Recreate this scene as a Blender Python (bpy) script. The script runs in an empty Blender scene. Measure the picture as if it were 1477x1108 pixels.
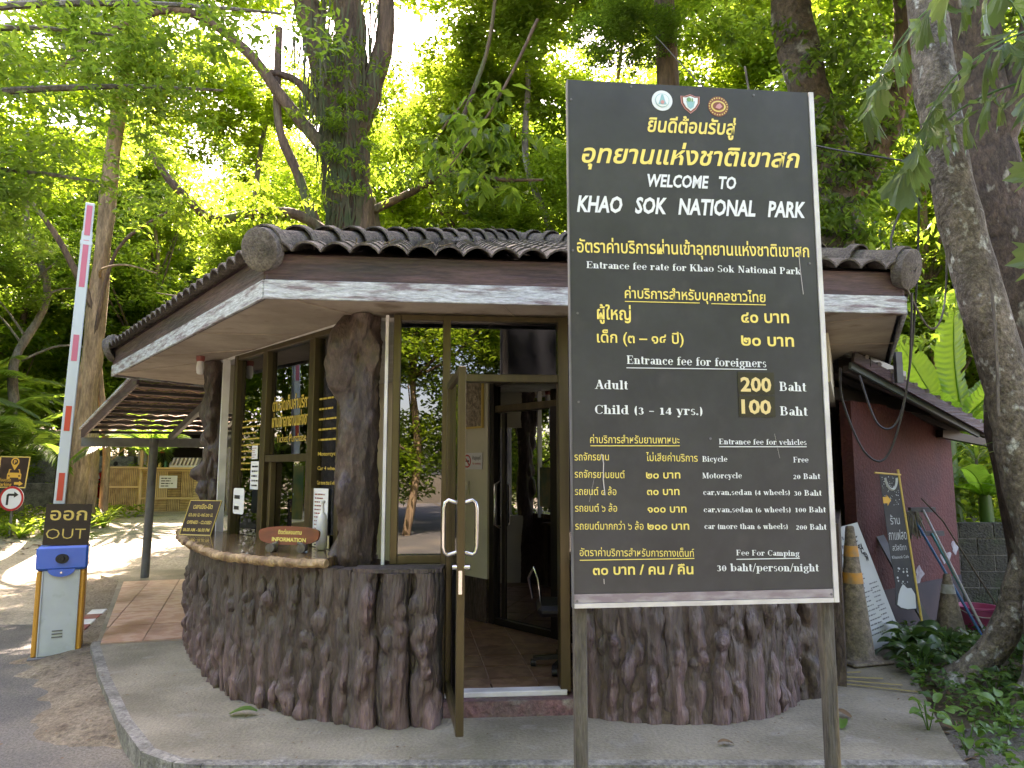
import bpy, math, random
import numpy as np
from mathutils import Vector, Matrix, noise
R = math.radians
random.seed(7)
RNG = np.random.default_rng(11)
S = bpy.context.scene
COL = S.collection

# ------------------------------------------------------------------ camera
cam_d = bpy.data.cameras.new('camera')
cam = bpy.data.objects.new('camera', cam_d); COL.objects.link(cam)
cam.location = (0, 0, 1.6)
cam.rotation_euler = (R(90 + 6.843), 0, 0)
cam_d.sensor_width = 36.0
cam_d.lens = 1050 / 1477 * 36
cam_d.clip_start = 0.05
cam_d.clip_end = 1200
S.camera = cam

# ------------------------------------------------------------------ light
SUN_EL, SUN_AZ = 54, -14          # azimuth measured from +Y, negative = left of the view
world = bpy.data.worlds.new('World'); S.world = world
world.use_nodes = True
wn, wl = world.node_tree.nodes, world.node_tree.links
wn.clear()
sky = wn.new('ShaderNodeTexSky'); sky.sky_type = 'NISHITA'; sky.sun_disc = False
sky.sun_elevation = R(SUN_EL); sky.sun_rotation = R(SUN_AZ)
sky.dust_density = 3.0; sky.air_density = 1.0
bg = wn.new('ShaderNodeBackground'); bg.inputs[1].default_value = 0.15
wo = wn.new('ShaderNodeOutputWorld')
wl.new(sky.outputs[0], bg.inputs[0]); wl.new(bg.outputs[0], wo.inputs[0])
sl = bpy.data.lights.new('sun', 'SUN'); sl.energy = 5.0; sl.angle = R(0.5); sl.color = (1.0, 0.95, 0.86)
sun = bpy.data.objects.new('sun', sl); COL.objects.link(sun)
a, e = R(SUN_AZ), R(SUN_EL)
sd = Vector((math.sin(a) * math.cos(e), math.cos(a) * math.cos(e), math.sin(e)))
sun.rotation_euler = (-sd).to_track_quat('-Z', 'Y').to_euler()
S.view_settings.view_transform = 'Standard'
S.view_settings.look = 'None'
S.view_settings.gamma = 1.0
S.view_settings.use_curve_mapping = False
S.view_settings.exposure = 3.2
S.view_settings.use_white_balance = True
S.view_settings.white_balance_temperature = 7600
S.view_settings.white_balance_tint = 26
S.cycles.max_bounces = 8
S.cycles.transparent_max_bounces = 12
S.cycles.use_denoising = True

# ------------------------------------------------------------------ materials
MATS = {}
def mat(name, col=(.5, .5, .5), rough=.6, metal=0., spec=.5, col2=None, scale=5., detail=6., mix=(.4, .65),
        bump=0., bscale=None, stretch=None, col3=None, scale3=2., mix3=(.55, .7), sub=0., transl=None, tmix=.5, emit=None, var=None, coat=0., objvar=0., grain=None):
    if name in MATS: return MATS[name]
    m = bpy.data.materials.new(name); m.use_nodes = True
    nt = m.node_tree; N, L = nt.nodes, nt.links
    p = N['Principled BSDF']
    p.inputs['Roughness'].default_value = rough
    p.inputs['Metallic'].default_value = metal
    p.inputs['Specular IOR Level'].default_value = spec
    p.inputs['Coat Weight'].default_value = coat
    tc = N.new('ShaderNodeTexCoord'); mp = N.new('ShaderNodeMapping')
    L.new(tc.outputs['Object'], mp.inputs[0])
    if stretch: mp.inputs['Scale'].default_value = stretch
    src = None
    def rgb(c): n = N.new('ShaderNodeRGB'); n.outputs[0].default_value = (*c, 1); return n.outputs[0]
    src = rgb(col)
    def blend(a_, b_, sc, lo, hi, det):
        nz = N.new('ShaderNodeTexNoise'); nz.inputs['Scale'].default_value = sc; nz.inputs['Detail'].default_value = det
        L.new(mp.outputs[0], nz.inputs['Vector'])
        rp = N.new('ShaderNodeMapRange'); rp.inputs[1].default_value = lo; rp.inputs[2].default_value = hi
        L.new(nz.outputs[0], rp.inputs[0])
        mx = N.new('ShaderNodeMix'); mx.data_type = 'RGBA'
        L.new(rp.outputs[0], mx.inputs[0]); L.new(a_, mx.inputs[6]); L.new(b_, mx.inputs[7])
        return mx.outputs[2]
    if col2: src = blend(src, rgb(col2), scale, mix[0], mix[1], detail)
    if col3: src = blend(src, rgb(col3), scale3, mix3[0], mix3[1], 8)
    if var:   # random per-leaf value stored on the mesh
        at = N.new('ShaderNodeAttribute'); at.attribute_name = 'rnd'
        mx = N.new('ShaderNodeMix'); mx.data_type = 'RGBA'
        L.new(at.outputs['Fac'], mx.inputs[0]); L.new(src, mx.inputs[6]); mx.inputs[7].default_value = (*var, 1)
        src = mx.outputs[2]
    if objvar:
        oi = N.new('ShaderNodeObjectInfo'); mr = N.new('ShaderNodeMapRange')
        mr.inputs[3].default_value = 1 - objvar; mr.inputs[4].default_value = 1 + objvar
        L.new(oi.outputs['Random'], mr.inputs[0])
        hs = N.new('ShaderNodeHueSaturation'); L.new(mr.outputs[0], hs.inputs['Value']); L.new(src, hs.inputs['Color'])
        src = hs.outputs[0]
    if grain is None: grain = .38 if bump >= .3 else 0
    if grain:     # fine speckle: grit and fibres, plus relief shading painted into the colour
        for sc_, am in ((bscale or scale * 4, grain), ((bscale or scale * 4) * 3.3, grain * .6)):
            nz = N.new('ShaderNodeTexNoise'); nz.inputs['Scale'].default_value = sc_; nz.inputs['Detail'].default_value = 5; nz.inputs['Roughness'].default_value = .65
            L.new(mp.outputs[0], nz.inputs['Vector'])
            mr = N.new('ShaderNodeMapRange'); mr.inputs[1].default_value = .34; mr.inputs[2].default_value = .66; mr.inputs[3].default_value = 1 - am; mr.inputs[4].default_value = 1 + am
            L.new(nz.outputs[0], mr.inputs[0])
            hs = N.new('ShaderNodeHueSaturation'); L.new(mr.outputs[0], hs.inputs['Value']); L.new(src, hs.inputs['Color']); src = hs.outputs[0]
    L.new(src, p.inputs['Base Color'])
    if bump:
        nz = N.new('ShaderNodeTexNoise'); nz.inputs['Scale'].default_value = bscale or scale * 4; nz.inputs['Detail'].default_value = 8
        L.new(mp.outputs[0], nz.inputs['Vector'])
        b = N.new('ShaderNodeBump'); b.inputs['Strength'].default_value = bump; b.inputs['Distance'].default_value = .04
        L.new(nz.outputs[0], b.inputs['Height']); L.new(b.outputs[0], p.inputs['Normal'])
    if emit:
        p.inputs['Emission Color'].default_value = (*emit[:3], 1); p.inputs['Emission Strength'].default_value = emit[3]
    if transl:
        t = N.new('ShaderNodeBsdfTranslucent'); t.inputs[0].default_value = (*transl, 1)
        if var:
            hs = N.new('ShaderNodeMix'); hs.data_type = 'RGBA'
            L.new(at.outputs['Fac'], hs.inputs[0]); hs.inputs[6].default_value = (*transl, 1)
            hs.inputs[7].default_value = (transl[0] * .55, transl[1] * .68, transl[2] * .6, 1)
            L.new(hs.outputs[2], t.inputs[0])
        ms = N.new('ShaderNodeMixShader'); ms.inputs[0].default_value = tmix
        L.new(p.outputs[0], ms.inputs[1]); L.new(t.outputs[0], ms.inputs[2])
        L.new(ms.outputs[0], N['Material Output'].inputs[0])
    MATS[name] = m
    return m

def glass(name, tint, extra=.04):
    m = bpy.data.materials.new(name); m.use_nodes = True
    N, L = m.node_tree.nodes, m.node_tree.links
    N.remove(N['Principled BSDF'])
    t = N.new('ShaderNodeBsdfTransparent'); t.inputs[0].default_value = (*tint, 1)
    g = N.new('ShaderNodeBsdfGlossy'); g.inputs['Roughness'].default_value = .0; g.inputs[0].default_value = (.95, .97, 1, 1)
    f = N.new('ShaderNodeFresnel'); f.inputs[0].default_value = 1.55
    ad = N.new('ShaderNodeMath'); ad.operation = 'ADD'; ad.inputs[1].default_value = extra
    L.new(f.outputs[0], ad.inputs[0])
    ms = N.new('ShaderNodeMixShader'); L.new(ad.outputs[0], ms.inputs[0]); L.new(t.outputs[0], ms.inputs[1]); L.new(g.outputs[0], ms.inputs[2])
    L.new(ms.outputs[0], N['Material Output'].inputs[0])
    return m

# ------------------------------------------------------------------ object helpers
WL = {}            # world location of each parent
def wloc(o): return WL.get(o.name, Vector((0, 0, 0)))
def root(name, loc, label, cat, group=None, kind=None):
    o = bpy.data.objects.new(name, None); COL.objects.link(o)
    o.empty_display_size = .1
    o.location = loc; WL[o.name] = Vector(loc)
    o['label'] = label; o['category'] = cat
    if group: o['group'] = group
    return o
def tag(o, label, cat, group=None, kind=None):
    o['label'] = label; o['category'] = cat
    if group: o['group'] = group
    if kind: o['kind'] = kind
    return o

class MB:
    def __init__(s): s.v = []; s.f = []
    def add(s, vs, fs):
        n = len(s.v); s.v += [tuple(x) for x in vs]; s.f += [tuple(n + i for i in f) for f in fs]; return s
    def box(s, c, d, rz=0, M=None, bev=0):
        x, y, z = d[0] / 2, d[1] / 2, d[2] / 2
        m = Matrix.Translation(c) @ (M.to_4x4() if M else Matrix.Rotation(rz, 4, 'Z'))
        if bev <= 0:
            vs = [m @ Vector((i * x, j * y, k * z)) for k in (-1, 1) for j in (-1, 1) for i in (-1, 1)]
            return s.add(vs, [(0, 2, 3, 1), (4, 5, 7, 6), (0, 1, 5, 4), (2, 6, 7, 3), (0, 4, 6, 2), (1, 3, 7, 5)])
        b = min(bev, x * .9, y * .9, z * .9)
        o = []
        for (k, ix, iy) in ((-z, x - b, y - b), (-z + b, x, y), (z - b, x, y), (z, x - b, y - b)):
            bb = b if ix == x else 0
            o += [(ix - bb, iy, k), (-ix + bb, iy, k), (-ix, iy - bb, k), (-ix, -iy + bb, k), (-ix + bb, -iy, k), (ix - bb, -iy, k), (ix, -iy + bb, k), (ix, iy - bb, k)]
        fs = [tuple(range(7, -1, -1)), tuple(range(24, 32))]
        for r in range(3):
            for i in range(8): fs.append((r * 8 + i, r * 8 + (i + 1) % 8, r * 8 + 8 + (i + 1) % 8, r * 8 + 8 + i))
        return s.add([m @ Vector(q) for q in o], fs)
    def beam(s, p, q, w, h, up=(0, 0, 1), bev=0):
        p, q = Vector(p), Vector(q); d = q - p; y = d.normalized(); x = y.cross(Vector(up)).normalized(); z = x.cross(y)
        M = Matrix((x, y, z)).transposed()
        return s.box((p + q) / 2, (w, d.length, h), M=M, bev=bev)
    def tube(s, path, rad, n=8, cap=True, sq=1.0):
        path = [Vector(p) for p in path]; k = len(path)
        if not hasattr(rad, '__len__'): rad = [rad] * k
        up = Vector((0.03, 0.02, 1)) if abs((path[-1] - path[0]).normalized().z) < .9 else Vector((0.05, 1, .02))
        n0 = len(s.v); px = None
        for i, p in enumerate(path):
            d = (path[min(i + 1, k - 1)] - path[max(i - 1, 0)]).normalized()
            x = d.cross(up) if px is None else px - d * px.dot(d)
            x.normalize(); px = x; y = d.cross(x)
            for j in range(n):
                t = 2 * math.pi * j / n
                s.v.append(tuple(p + (x * math.cos(t) + y * math.sin(t) * sq) * rad[i]))
        for i in range(k - 1):
            for j in range(n): s.f.append((n0 + i * n + j, n0 + i * n + (j + 1) % n, n0 + (i + 1) * n + (j + 1) % n, n0 + (i + 1) * n + j))
        if cap:
            s.f.append(tuple(n0 + j for j in range(n - 1, -1, -1))); s.f.append(tuple(n0 + (k - 1) * n + j for j in range(n)))
        return s
    def prism(s, poly, z0, z1):
        n = len(poly); A = sum(poly[i][0] * poly[(i + 1) % n][1] - poly[(i + 1) % n][0] * poly[i][1] for i in range(n))
        if A < 0: poly = poly[::-1]
        vs = [(x, y, z0) for x, y in poly] + [(x, y, z1) for x, y in poly]
        return s.add(vs, [tuple(range(n - 1, -1, -1)), tuple(range(n, 2 * n))] + [(i, (i + 1) % n, n + (i + 1) % n, n + i) for i in range(n)])
    def plate(s, poly, o, x, y, th):      # polygon in plane (o,x,y) extruded backwards by th
        x, y = Vector(x).normalized(), Vector(y).normalized(); z = x.cross(y); o = Vector(o); n = len(poly)
        A = sum(poly[i][0] * poly[(i + 1) % n][1] - poly[(i + 1) % n][0] * poly[i][1] for i in range(n))
        if A < 0: poly = poly[::-1]
        vs = [o + x * a_ + y * b_ - z * th for a_, b_ in poly] + [o + x * a_ + y * b_ for a_, b_ in poly]
        return s.add(vs, [tuple(range(n - 1, -1, -1)), tuple(range(n, 2 * n))] + [(i, (i + 1) % n, n + (i + 1) % n, n + i) for i in range(n)])
    def lathe(s, prof, c=(0, 0, 0), n=20, sq=1):
        n0 = len(s.v)
        for r, z in prof:
            for j in range(n):
                t = 2 * math.pi * j / n; s.v.append((c[0] + r * math.cos(t), c[1] + r * sq * math.sin(t), c[2] + z))
        for i in range(len(prof) - 1):
            for j in range(n): s.f.append((n0 + i * n + j, n0 + i * n + (j + 1) % n, n0 + (i + 1) * n + (j + 1) % n, n0 + (i + 1) * n + j))
        s.f.append(tuple(n0 + j for j in range(n - 1, -1, -1))); s.f.append(tuple(n0 + (len(prof) - 1) * n + j for j in range(n)))
        return s
    def mesh(s, name, m, smooth=False, off=Vector((0, 0, 0))):
        me = bpy.data.meshes.new(name)
        me.from_pydata([(x - off[0], y - off[1], z - off[2]) for x, y, z in s.v], [], s.f)
        me.materials.append(m)
        if smooth:
            me.polygons.foreach_set('use_smooth', [True] * len(me.polygons))
            try: me.set_sharp_from_angle(angle=R(50))
            except Exception: pass
        me.update(); return me
    def build(s, name, m, parent=None, smooth=False, origin=None):
        if parent is not None: off = wloc(parent)
        elif origin is not None: off = Vector(origin)
        else: off = Vector((0, 0, 0))
        o = bpy.data.objects.new(name, s.mesh(name, m, smooth, off)); COL.objects.link(o)
        if parent is not None: o.parent = parent
        elif origin is not None: o.location = origin
        WL[o.name] = off
        return o
def struct(name, mb, m, smooth=False):
    o = mb.build(name, m, smooth=smooth); o['kind'] = 'structure'; return o
def inst(o_mesh, name, parent, loc, M=None, scale=None):
    o = bpy.data.objects.new(name, o_mesh); COL.objects.link(o); o.parent = parent
    o.location = Vector(loc) - wloc(parent)
    if M is not None: o.rotation_euler = M.to_euler()
    if scale: o.scale = scale
    return o
def copy_tree(o, loc, rz=0, label=None, sc=1):
    c = o.copy(); COL.objects.link(c); c.location = loc; c.rotation_euler = (0, 0, rz); c.scale = (sc, sc, sc)
    if label: c['label'] = label
    for ch in list(o.children):
        d = ch.copy(); COL.objects.link(d); d.parent = c
        for g in list(ch.children):
            h = g.copy(); COL.objects.link(h); h.parent = d
    return c

# ------------------------------------------------------------------ lettering
def text_mesh(body, x0, x1, y0, h, bold=0., shear=0., latin_h=None):
    c = bpy.data.curves.new('t', 'FONT'); c.body = body; c.size = 1; c.offset = bold; c.shear = shear * 1.0; c.resolution_u = 2
    o = bpy.data.objects.new('t', c); COL.objects.link(o); bpy.context.view_layer.update()
    me = bpy.data.meshes.new_from_object(o)
    n = len(me.vertices); a_ = np.empty(n * 3); me.vertices.foreach_get('co', a_); a_ = a_.reshape(-1, 3)
    bpy.data.objects.remove(o); bpy.data.curves.remove(c)
    # base cap height of the built-in font is about 0.7; Thai consonants are about 0.55
    thai = any(ord(ch) > 0xE00 for ch in body)
    k = h / (.60 if thai else .72)
    mn, mx = a_[:, 0].min(), a_[:, 0].max()
    a_[:, 0] = x0 + (a_[:, 0] - mn) * (x1 - x0) / (mx - mn)
    a_[:, 1] = y0 + a_[:, 1] * k
    fs = [tuple(p.vertices) for p in me.polygons]; bpy.data.meshes.remove(me)
    return a_, fs
SER = {}
def _ser():
    T = .1   # half width of a thick stem
    def st(x, y0, y1, b='', w=T):   # stem with serifs: b bottom, t top, l half top-left
        r = [('p', [(x - w, y0), (x + w, y0), (x + w, y1), (x - w, y1)])]
        if 'b' in b: r.append(('p', [(x - w - .09, y0), (x + w + .09, y0), (x + w + .09, y0 + .05), (x + w, y0 + .09), (x - w, y0 + .09), (x - w - .09, y0 + .05)]))
        if 't' in b: r.append(('p', [(x - w - .09, y1), (x + w + .09, y1), (x + w + .09, y1 - .05), (x + w, y1 - .09), (x - w, y1 - .09), (x - w - .09, y1 - .05)]))
        if 'l' in b: r.append(('p', [(x - w - .1, y1 - .03), (x - w - .1, y1 - .08), (x - w, y1 - .12), (x - w, y1)]))
        return r
    def ring(cx, cy, rx, ry, a0=0, a1=360, thin=.045, tk=.1):
        q = []; n = max(6, int(abs(a1 - a0) / 18))
        for i in range(n):
            t0, t1 = R(a0 + (a1 - a0) * i / n), R(a0 + (a1 - a0) * (i + 1) / n)
            w = []
            for t in (t0, t1):
                k = thin + (2 * tk - thin) * abs(math.cos(t)) ** 1.5
                w.append(((cx + rx * math.cos(t), cy + ry * math.sin(t)), (cx + (rx - k) * math.cos(t), cy + (ry - thin - .01) * math.sin(t))))
            q.append(('p', [w[0][0], w[1][0], w[1][1], w[0][1]]))
        return q
    def dg(x0, y0, x1, y1, w): return [('p', [(x0 - w, y0), (x0 + w, y0), (x1 + w, y1), (x1 - w, y1)])]
    def hb(x0, x1, y, w=.03): return [('p', [(x0, y - w), (x1, y - w), (x1, y + w), (x0, y + w)])]
    def sf(x, y, w=.16, s=1): return [('p', [(x - w, y), (x + w, y), (x + w, y + .05 * s), (x - w, y + .05 * s)])]
    X = .68
    G = SER
    G['E'] = (st(.22, 0, 1, 'bt') + hb(.3, .74, .97) + hb(.3, .76, .03) + hb(.3, .58, .52) + hb(.54, .59, .52, .12) + hb(.7, .75, .86, .12) + hb(.73, .78, .14, .13), .86)
    G['F'] = (st(.22, 0, 1, 'bt') + hb(.3, .72, .97) + hb(.3, .58, .52) + hb(.54, .59, .52, .12) + hb(.68, .73, .86, .12), .8)
    G['P'] = (st(.22, 0, 1, 'bt') + hb(.3, .45, .97) + hb(.3, .45, .47) + ring(.44, .72, .3, .28, -90, 90), .82)
    G['B'] = (st(.22, 0, 1, 'bt') + hb(.3, .45, .97) + hb(.3, .47, .53) + hb(.3, .45, .03) + ring(.42, .75, .28, .25, -90, 90) + ring(.44, .27, .34, .27, -90, 90), .86)
    G['K'] = (st(.22, 0, 1, 'bt') + dg(.3, .42, .74, .97, .035) + dg(.78, 0, .46, .6, .12) + sf(.78, 0, .18) + sf(.74, 1, .15, -1), .98)
    G['N'] = (st(.2, 0, 1, 'bt', .035) + st(.78, 0, 1, 't', .035) + dg(.74, 0, .22, 1, .11), .96)
    G['M'] = (st(.2, 0, 1, 'bt', .035) + st(.98, 0, 1, 'bt') + dg(.55, .05, .22, 1, .11) + dg(.55, .05, .9, 1, .035), 1.22)
    G['A'] = (dg(.14, 0, .46, .95, .035) + dg(.76, 0, .46, 1, .11) + hb(.25, .62, .32) + sf(.14, 0, .14) + sf(.76, 0, .2), .94)
    G['C'] = (ring(.5, .5, .42, .5, 40, 320) + hb(.76, .81, .84, .14), .88)
    G['S'] = (ring(.38, .74, .27, .27, 30, 250, .05, .08) + ring(.38, .27, .29, .28, -150, 90, .05, .09) + hb(.6, .64, .86, .1) + hb(.09, .13, .14, .12), .74)
    G['n'] = (st(.2, 0, X, 'bl') + ring(.38, .42, .28, .26, 0, 150) + st(.56, 0, .42, 'b'), .78)
    G['h'] = (st(.2, 0, 1, 'bl') + ring(.38, .42, .28, .26, 0, 150) + st(.56, 0, .42, 'b'), .78)
    G['m'] = (st(.2, 0, X, 'bl') + ring(.38, .42, .26, .26, 0, 150) + st(.54, 0, .42, 'b') + ring(.72, .42, .26, .26, 0, 150) + st(.88, 0, .42, 'b'), 1.1)
    G['r'] = (st(.2, 0, X, 'bl') + ring(.42, .42, .24, .26, 50, 150) + ring(.5, .56, .09, .1), .62)
    G['t'] = (st(.22, .1, .9, '') + hb(.06, .44, .65) + ring(.32, .15, .2, .15, 180, 320), .48)
    G['i'] = (st(.2, 0, X, 'bl') + ring(.2, .88, .11, .11, tk=.05), .42)
    G['l'] = (st(.2, 0, 1, 'bl'), .42)
    G['k'] = (st(.2, 0, 1, 'bl') + dg(.3, .28, .58, .64, .035) + dg(.62, 0, .4, .42, .1) + sf(.62, 0, .15) + sf(.58, X, .12, -1), .8)
    G['a'] = (ring(.3, .2, .22, .2) + st(.5, .05, .45, '') + ring(.34, .45, .26, .23, 0, 150) + hb(.5, .68, .04), .68)
    G['c'] = (ring(.36, .34, .3, .35, 40, 320) + ring(.5, .52, .09, .09, tk=.04), .64)
    G['e'] = (ring(.36, .34, .3, .35, 0, 320) + hb(.2, .6, .36), .68)
    G['o'] = (ring(.38, .34, .33, .35), .76)
    G['d'] = (ring(.34, .34, .3, .35) + st(.56, 0, 1, 'l') + hb(.56, .76, .03), .8)
    G['b'] = (ring(.46, .34, .3, .35) + st(.2, 0, 1, 'l'), .8)
    G['p'] = (ring(.46, .34, .3, .35) + st(.2, -.3, X, 'bl'), .8)
    G['g'] = (ring(.34, .42, .27, .26) + ring(.36, -.08, .32, .2) + hb(.2, .4, .13) + hb(.5, .72, .62), .72)
    G['f'] = (st(.22, 0, .75, 'b') + hb(.06, .46, .65) + ring(.38, .78, .26, .22, 50, 180), .48)
    G['s'] = (ring(.28, .5, .2, .19, 30, 250, .05, .07) + ring(.28, .19, .21, .2, -150, 90, .05, .07), .54)
    G['u'] = (st(.2, .2, X, 'l') + ring(.38, .22, .28, .22, 180, 340) + st(.56, 0, X, 'l') + hb(.6, .76, .03), .82)
    G['v'] = (dg(.36, 0, .14, X, .1) + dg(.36, 0, .58, X, .03) + sf(.14, X, .15, -1) + sf(.58, X, .12, -1), .7)
    G['y'] = (dg(.36, 0, .14, X, .1) + dg(.26, -.28, .58, X, .03) + sf(.14, X, .15, -1) + sf(.58, X, .12, -1) + ring(.2, -.2, .1, .09), .7)
    G['w'] = (dg(.34, 0, .14, X, .1) + dg(.34, 0, .5, X, .03) + dg(.7, 0, .5, X, .1) + dg(.7, 0, .88, X, .03) + sf(.14, X, .15, -1) + sf(.88, X, .12, -1), 1.0)
    G['0'] = (ring(.32, .38, .27, .38), .64)
    G['1'] = (st(.3, 0, .76, 'bl'), .6)
    G['2'] = (ring(.3, .54, .24, .23, -30, 160) + dg(.12, .04, .44, .42, .06) + hb(.08, .56, .06, .06), .62)
    G['3'] = (ring(.28, .58, .22, .19, -90, 160) + ring(.28, .21, .26, .22, -150, 90), .6)
    G['4'] = (st(.42, 0, .76, '') + dg(.06, .24, .4, .76, .03) + hb(.04, .6, .2, .05), .64)
    G['6'] = (ring(.32, .24, .26, .25) + ring(.42, .36, .36, .4, 90, 190), .64)
    G['('] = (ring(.42, .4, .34, .62, 120, 240), .4)
    G[')'] = (ring(0, .4, .34, .62, -60, 60), .4)
    G['–'] = (hb(.05, .5, .35, .04), .56)
    G['.'] = (ring(.14, .09, .1, .1, tk=.05), .3)
    G[','] = (ring(.14, .09, .1, .1, tk=.05) + dg(.1, -.14, .2, .06, .03), .3)
    G['/'] = (dg(.05, -.1, .4, 1.05, .04), .45)
    G[' '] = ([], .42)
_ser()
def serif_mesh(body, x0, x1, y0, h):
    vs, fs, x = [], [], 0.; k = 0
    for ch in body:
        g, w = SER[ch]
        for _, poly in g:
            n = len(vs); k += 1
            A = sum(poly[i][0] * poly[(i + 1) % len(poly)][1] - poly[(i + 1) % len(poly)][0] * poly[i][1] for i in range(len(poly)))
            if A < 0: poly = poly[::-1]
            vs += [(x + px, py, (k % 12) * .00006) for px, py in poly]; fs.append(tuple(range(n, n + len(poly))))
        x += w
    a_ = np.array(vs); mn, mx = a_[:, 0].min(), a_[:, 0].max()
    a_[:, 0] = x0 + (a_[:, 0] - mn) * (x1 - x0) / (mx - mn); a_[:, 1] = y0 + a_[:, 1] * h
    return a_, fs
def letter(body, box, parent, O, X, Y, m, bold=.02, shear=0, serif=False, lift=.003, name='lettering'):
    x0, y0, x1, y1, h = box
    a_, fs = serif_mesh(body, x0, x1, 0, h) if serif else text_mesh(body, x0, x1, 0, h, bold, shear)
    sl_ = (y1 - y0) / (x1 - x0)
    O, X, Y = Vector(O), Vector(X).normalized(), Vector(Y).normalized(); Z = X.cross(Y)
    mb = MB()
    mb.v = [tuple(O + X * p[0] + Y * (p[1] + y0 + sl_ * (p[0] - x0)) + Z * (lift + p[2])) for p in a_]; mb.f = fs
    return mb.build(name, m, parent)
def scribble(mb, O, X, Y, x0, y0, w, h, lines, lift=.003, seed=0, th=None):   # rows of tiny unreadable print
    r = random.Random(seed); O, X, Y = Vector(O), Vector(X).normalized(), Vector(Y).normalized(); Z = X.cross(Y)
    dh = h / lines; t = th or dh * .38
    for i in range(lines):
        x = x0; y = y0 + h - (i + .8) * dh
        end = x0 + w * r.uniform(.6, 1)
        while x < end:
            l = min(r.uniform(.3, 2.2) * t * 2, end - x)
            q = [(x, y), (x + l, y), (x + l, y + t), (x, y + t)]
            mb.add([O + X * a_ + Y * b_ + Z * lift for a_, b_ in q], [(0, 1, 2, 3)])
            x += l + t * r.uniform(.4, 1)

# ------------------------------------------------------------------ common materials
m_asphalt = mat('asphalt', (.1, .096, .086), .9, col2=(.14, .132, .115), scale=1.3, bump=.6, bscale=60, col3=(.22, .19, .145), scale3=.5, mix3=(.5, .68))
m_sand = mat('sandy_concrete', (.36, .31, .23), .9, col2=(.27, .24, .18), scale=.6, bump=.35, bscale=25, col3=(.19, .165, .13), scale3=1.7, mix3=(.5, .68))
m_apron = mat('weathered_concrete', (.26, .232, .17), .85, col2=(.15, .134, .094), scale=1.6, mix=(.38, .66), bump=.4, bscale=45, col3=(.27, .255, .22), scale3=4.5, mix3=(.58, .8), grain=.17)
m_kerb = mat('kerb_concrete', (.24, .23, .2), .85, col2=(.12, .115, .1), scale=5, bump=.5, bscale=30)
m_dirt = mat('dirt', (.16, .125, .085), .95, col2=(.23, .19, .135), scale=3, bump=.8, bscale=30, col3=(.1, .075, .05), scale3=6)
m_forest = mat('forest_floor', (.07, .055, .03), .95, col2=(.13, .1, .05), scale=2, bump=.8, bscale=14, col3=(.04, .06, .02), scale3=1)
m_bark = mat('grey_bark', (.17, .15, .12), .9, col2=(.09, .075, .058), scale=3, bump=1., bscale=14, stretch=(1, 1, .35), col3=(.3, .3, .27), scale3=3.2, mix3=(.6, .68))
m_bark_b = mat('brown_bark', (.14, .09, .055), .9, col2=(.07, .045, .03), scale=5, bump=1., bscale=16, stretch=(1, 1, .18), col3=(.1, .13, .05), scale3=2, mix3=(.56, .72))
m_bark_y = mat('tan_bark', (.3, .21, .12), .9, col2=(.18, .12, .065), scale=6, bump=.9, bscale=18, stretch=(1, 1, .18))
m_cement = mat('cement_bark', (.085, .058, .045), .5, col2=(.045, .032, .026), scale=4, mix=(.35, .65), bump=.5, bscale=30, stretch=(1, 1, .4), col3=(.15, .11, .1), scale3=3.1, mix3=(.58, .75), spec=.5, grain=.42)
m_logm = mat('painted_cement_log', (.105, .08, .07), .48, col2=(.055, .044, .04), scale=7, mix=(.35, .62), bump=1., bscale=34, stretch=(1, 1, .14), col3=(.25, .15, .15), scale3=1.9, mix3=(.52, .7), objvar=.14, spec=.6, grain=.26)
m_tile = mat('roof_concrete_tile', (.075, .066, .055), .9, col2=(.13, .115, .095), scale=9, bump=.5, bscale=60, col3=(.04, .037, .03), scale3=5, objvar=.2)
m_fascia = mat('brown_fascia_paint', (.058, .034, .033), .6, col2=(.1, .06, .058), scale=3, bump=.4, bscale=18, stretch=(.3, .3, 3), col3=(.035, .028, .026), scale3=2)
m_trim = mat('peeling_white_paint', (.43, .47, .48), .65, col2=(.2, .165, .17), scale=11, mix=(.48, .62), bump=.3, bscale=40, stretch=(.3, .3, 2.2), col3=(.4, .42, .44), scale3=26)
m_soffit = mat('soffit_board', (.42, .36, .28), .8, col2=(.3, .25, .19), scale=1.6, col3=(.16, .11, .07), scale3=2.9, mix3=(.6, .74), bump=.1, bscale=8, grain=.07)
m_wallin = mat('cream_wall_paint', (.66, .63, .48), .8, col2=(.56, .54, .42), scale=2)
m_white = mat('white_paint', (.7, .7, .68), .6, col2=(.55, .55, .52), scale=5)
m_alu = mat('bronze_aluminium', (.075, .056, .026), .38, metal=.55, col2=(.105, .08, .038), scale=3, stretch=(4, 4, .4))
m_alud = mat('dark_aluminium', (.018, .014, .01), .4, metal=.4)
m_steel = mat('brushed_steel', (.62, .62, .62), .22, metal=1.)
m_black = mat('black_plastic', (.012, .012, .012), .5)
m_glass = glass('window_glass', (.62, .66, .6), .07)
m_glass_d = glass('tinted_glass', (.1, .11, .1), .07)
m_glass_l = glass('door_glass', (.42, .45, .42), .06)
m_terra = mat('terracotta_floor_tile', (.42, .235, .165), .5, col2=(.5, .32, .24), scale=7, mix=(.45, .55), bump=.2, bscale=20, objvar=.1, col3=(.25, .13, .085), scale3=1.1)
m_grout = mat('grout', (.3, .22, .17), .9)
m_gold = mat('gold_lettering', (.68, .5, .13), .5)
m_yel = mat('yellow_lettering', (.72, .6, .14), .45, spec=.6)
m_wlet = mat('white_lettering', (.62, .68, .7), .45, spec=.6)
m_blet = mat('black_lettering', (.02, .02, .02), .6)
m_paper = mat('paper', (.75, .76, .76), .7)
m_pgrey = mat('grey_steel_paint', (.13, .135, .14), .5, col2=(.09, .09, .09), scale=6)
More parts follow.
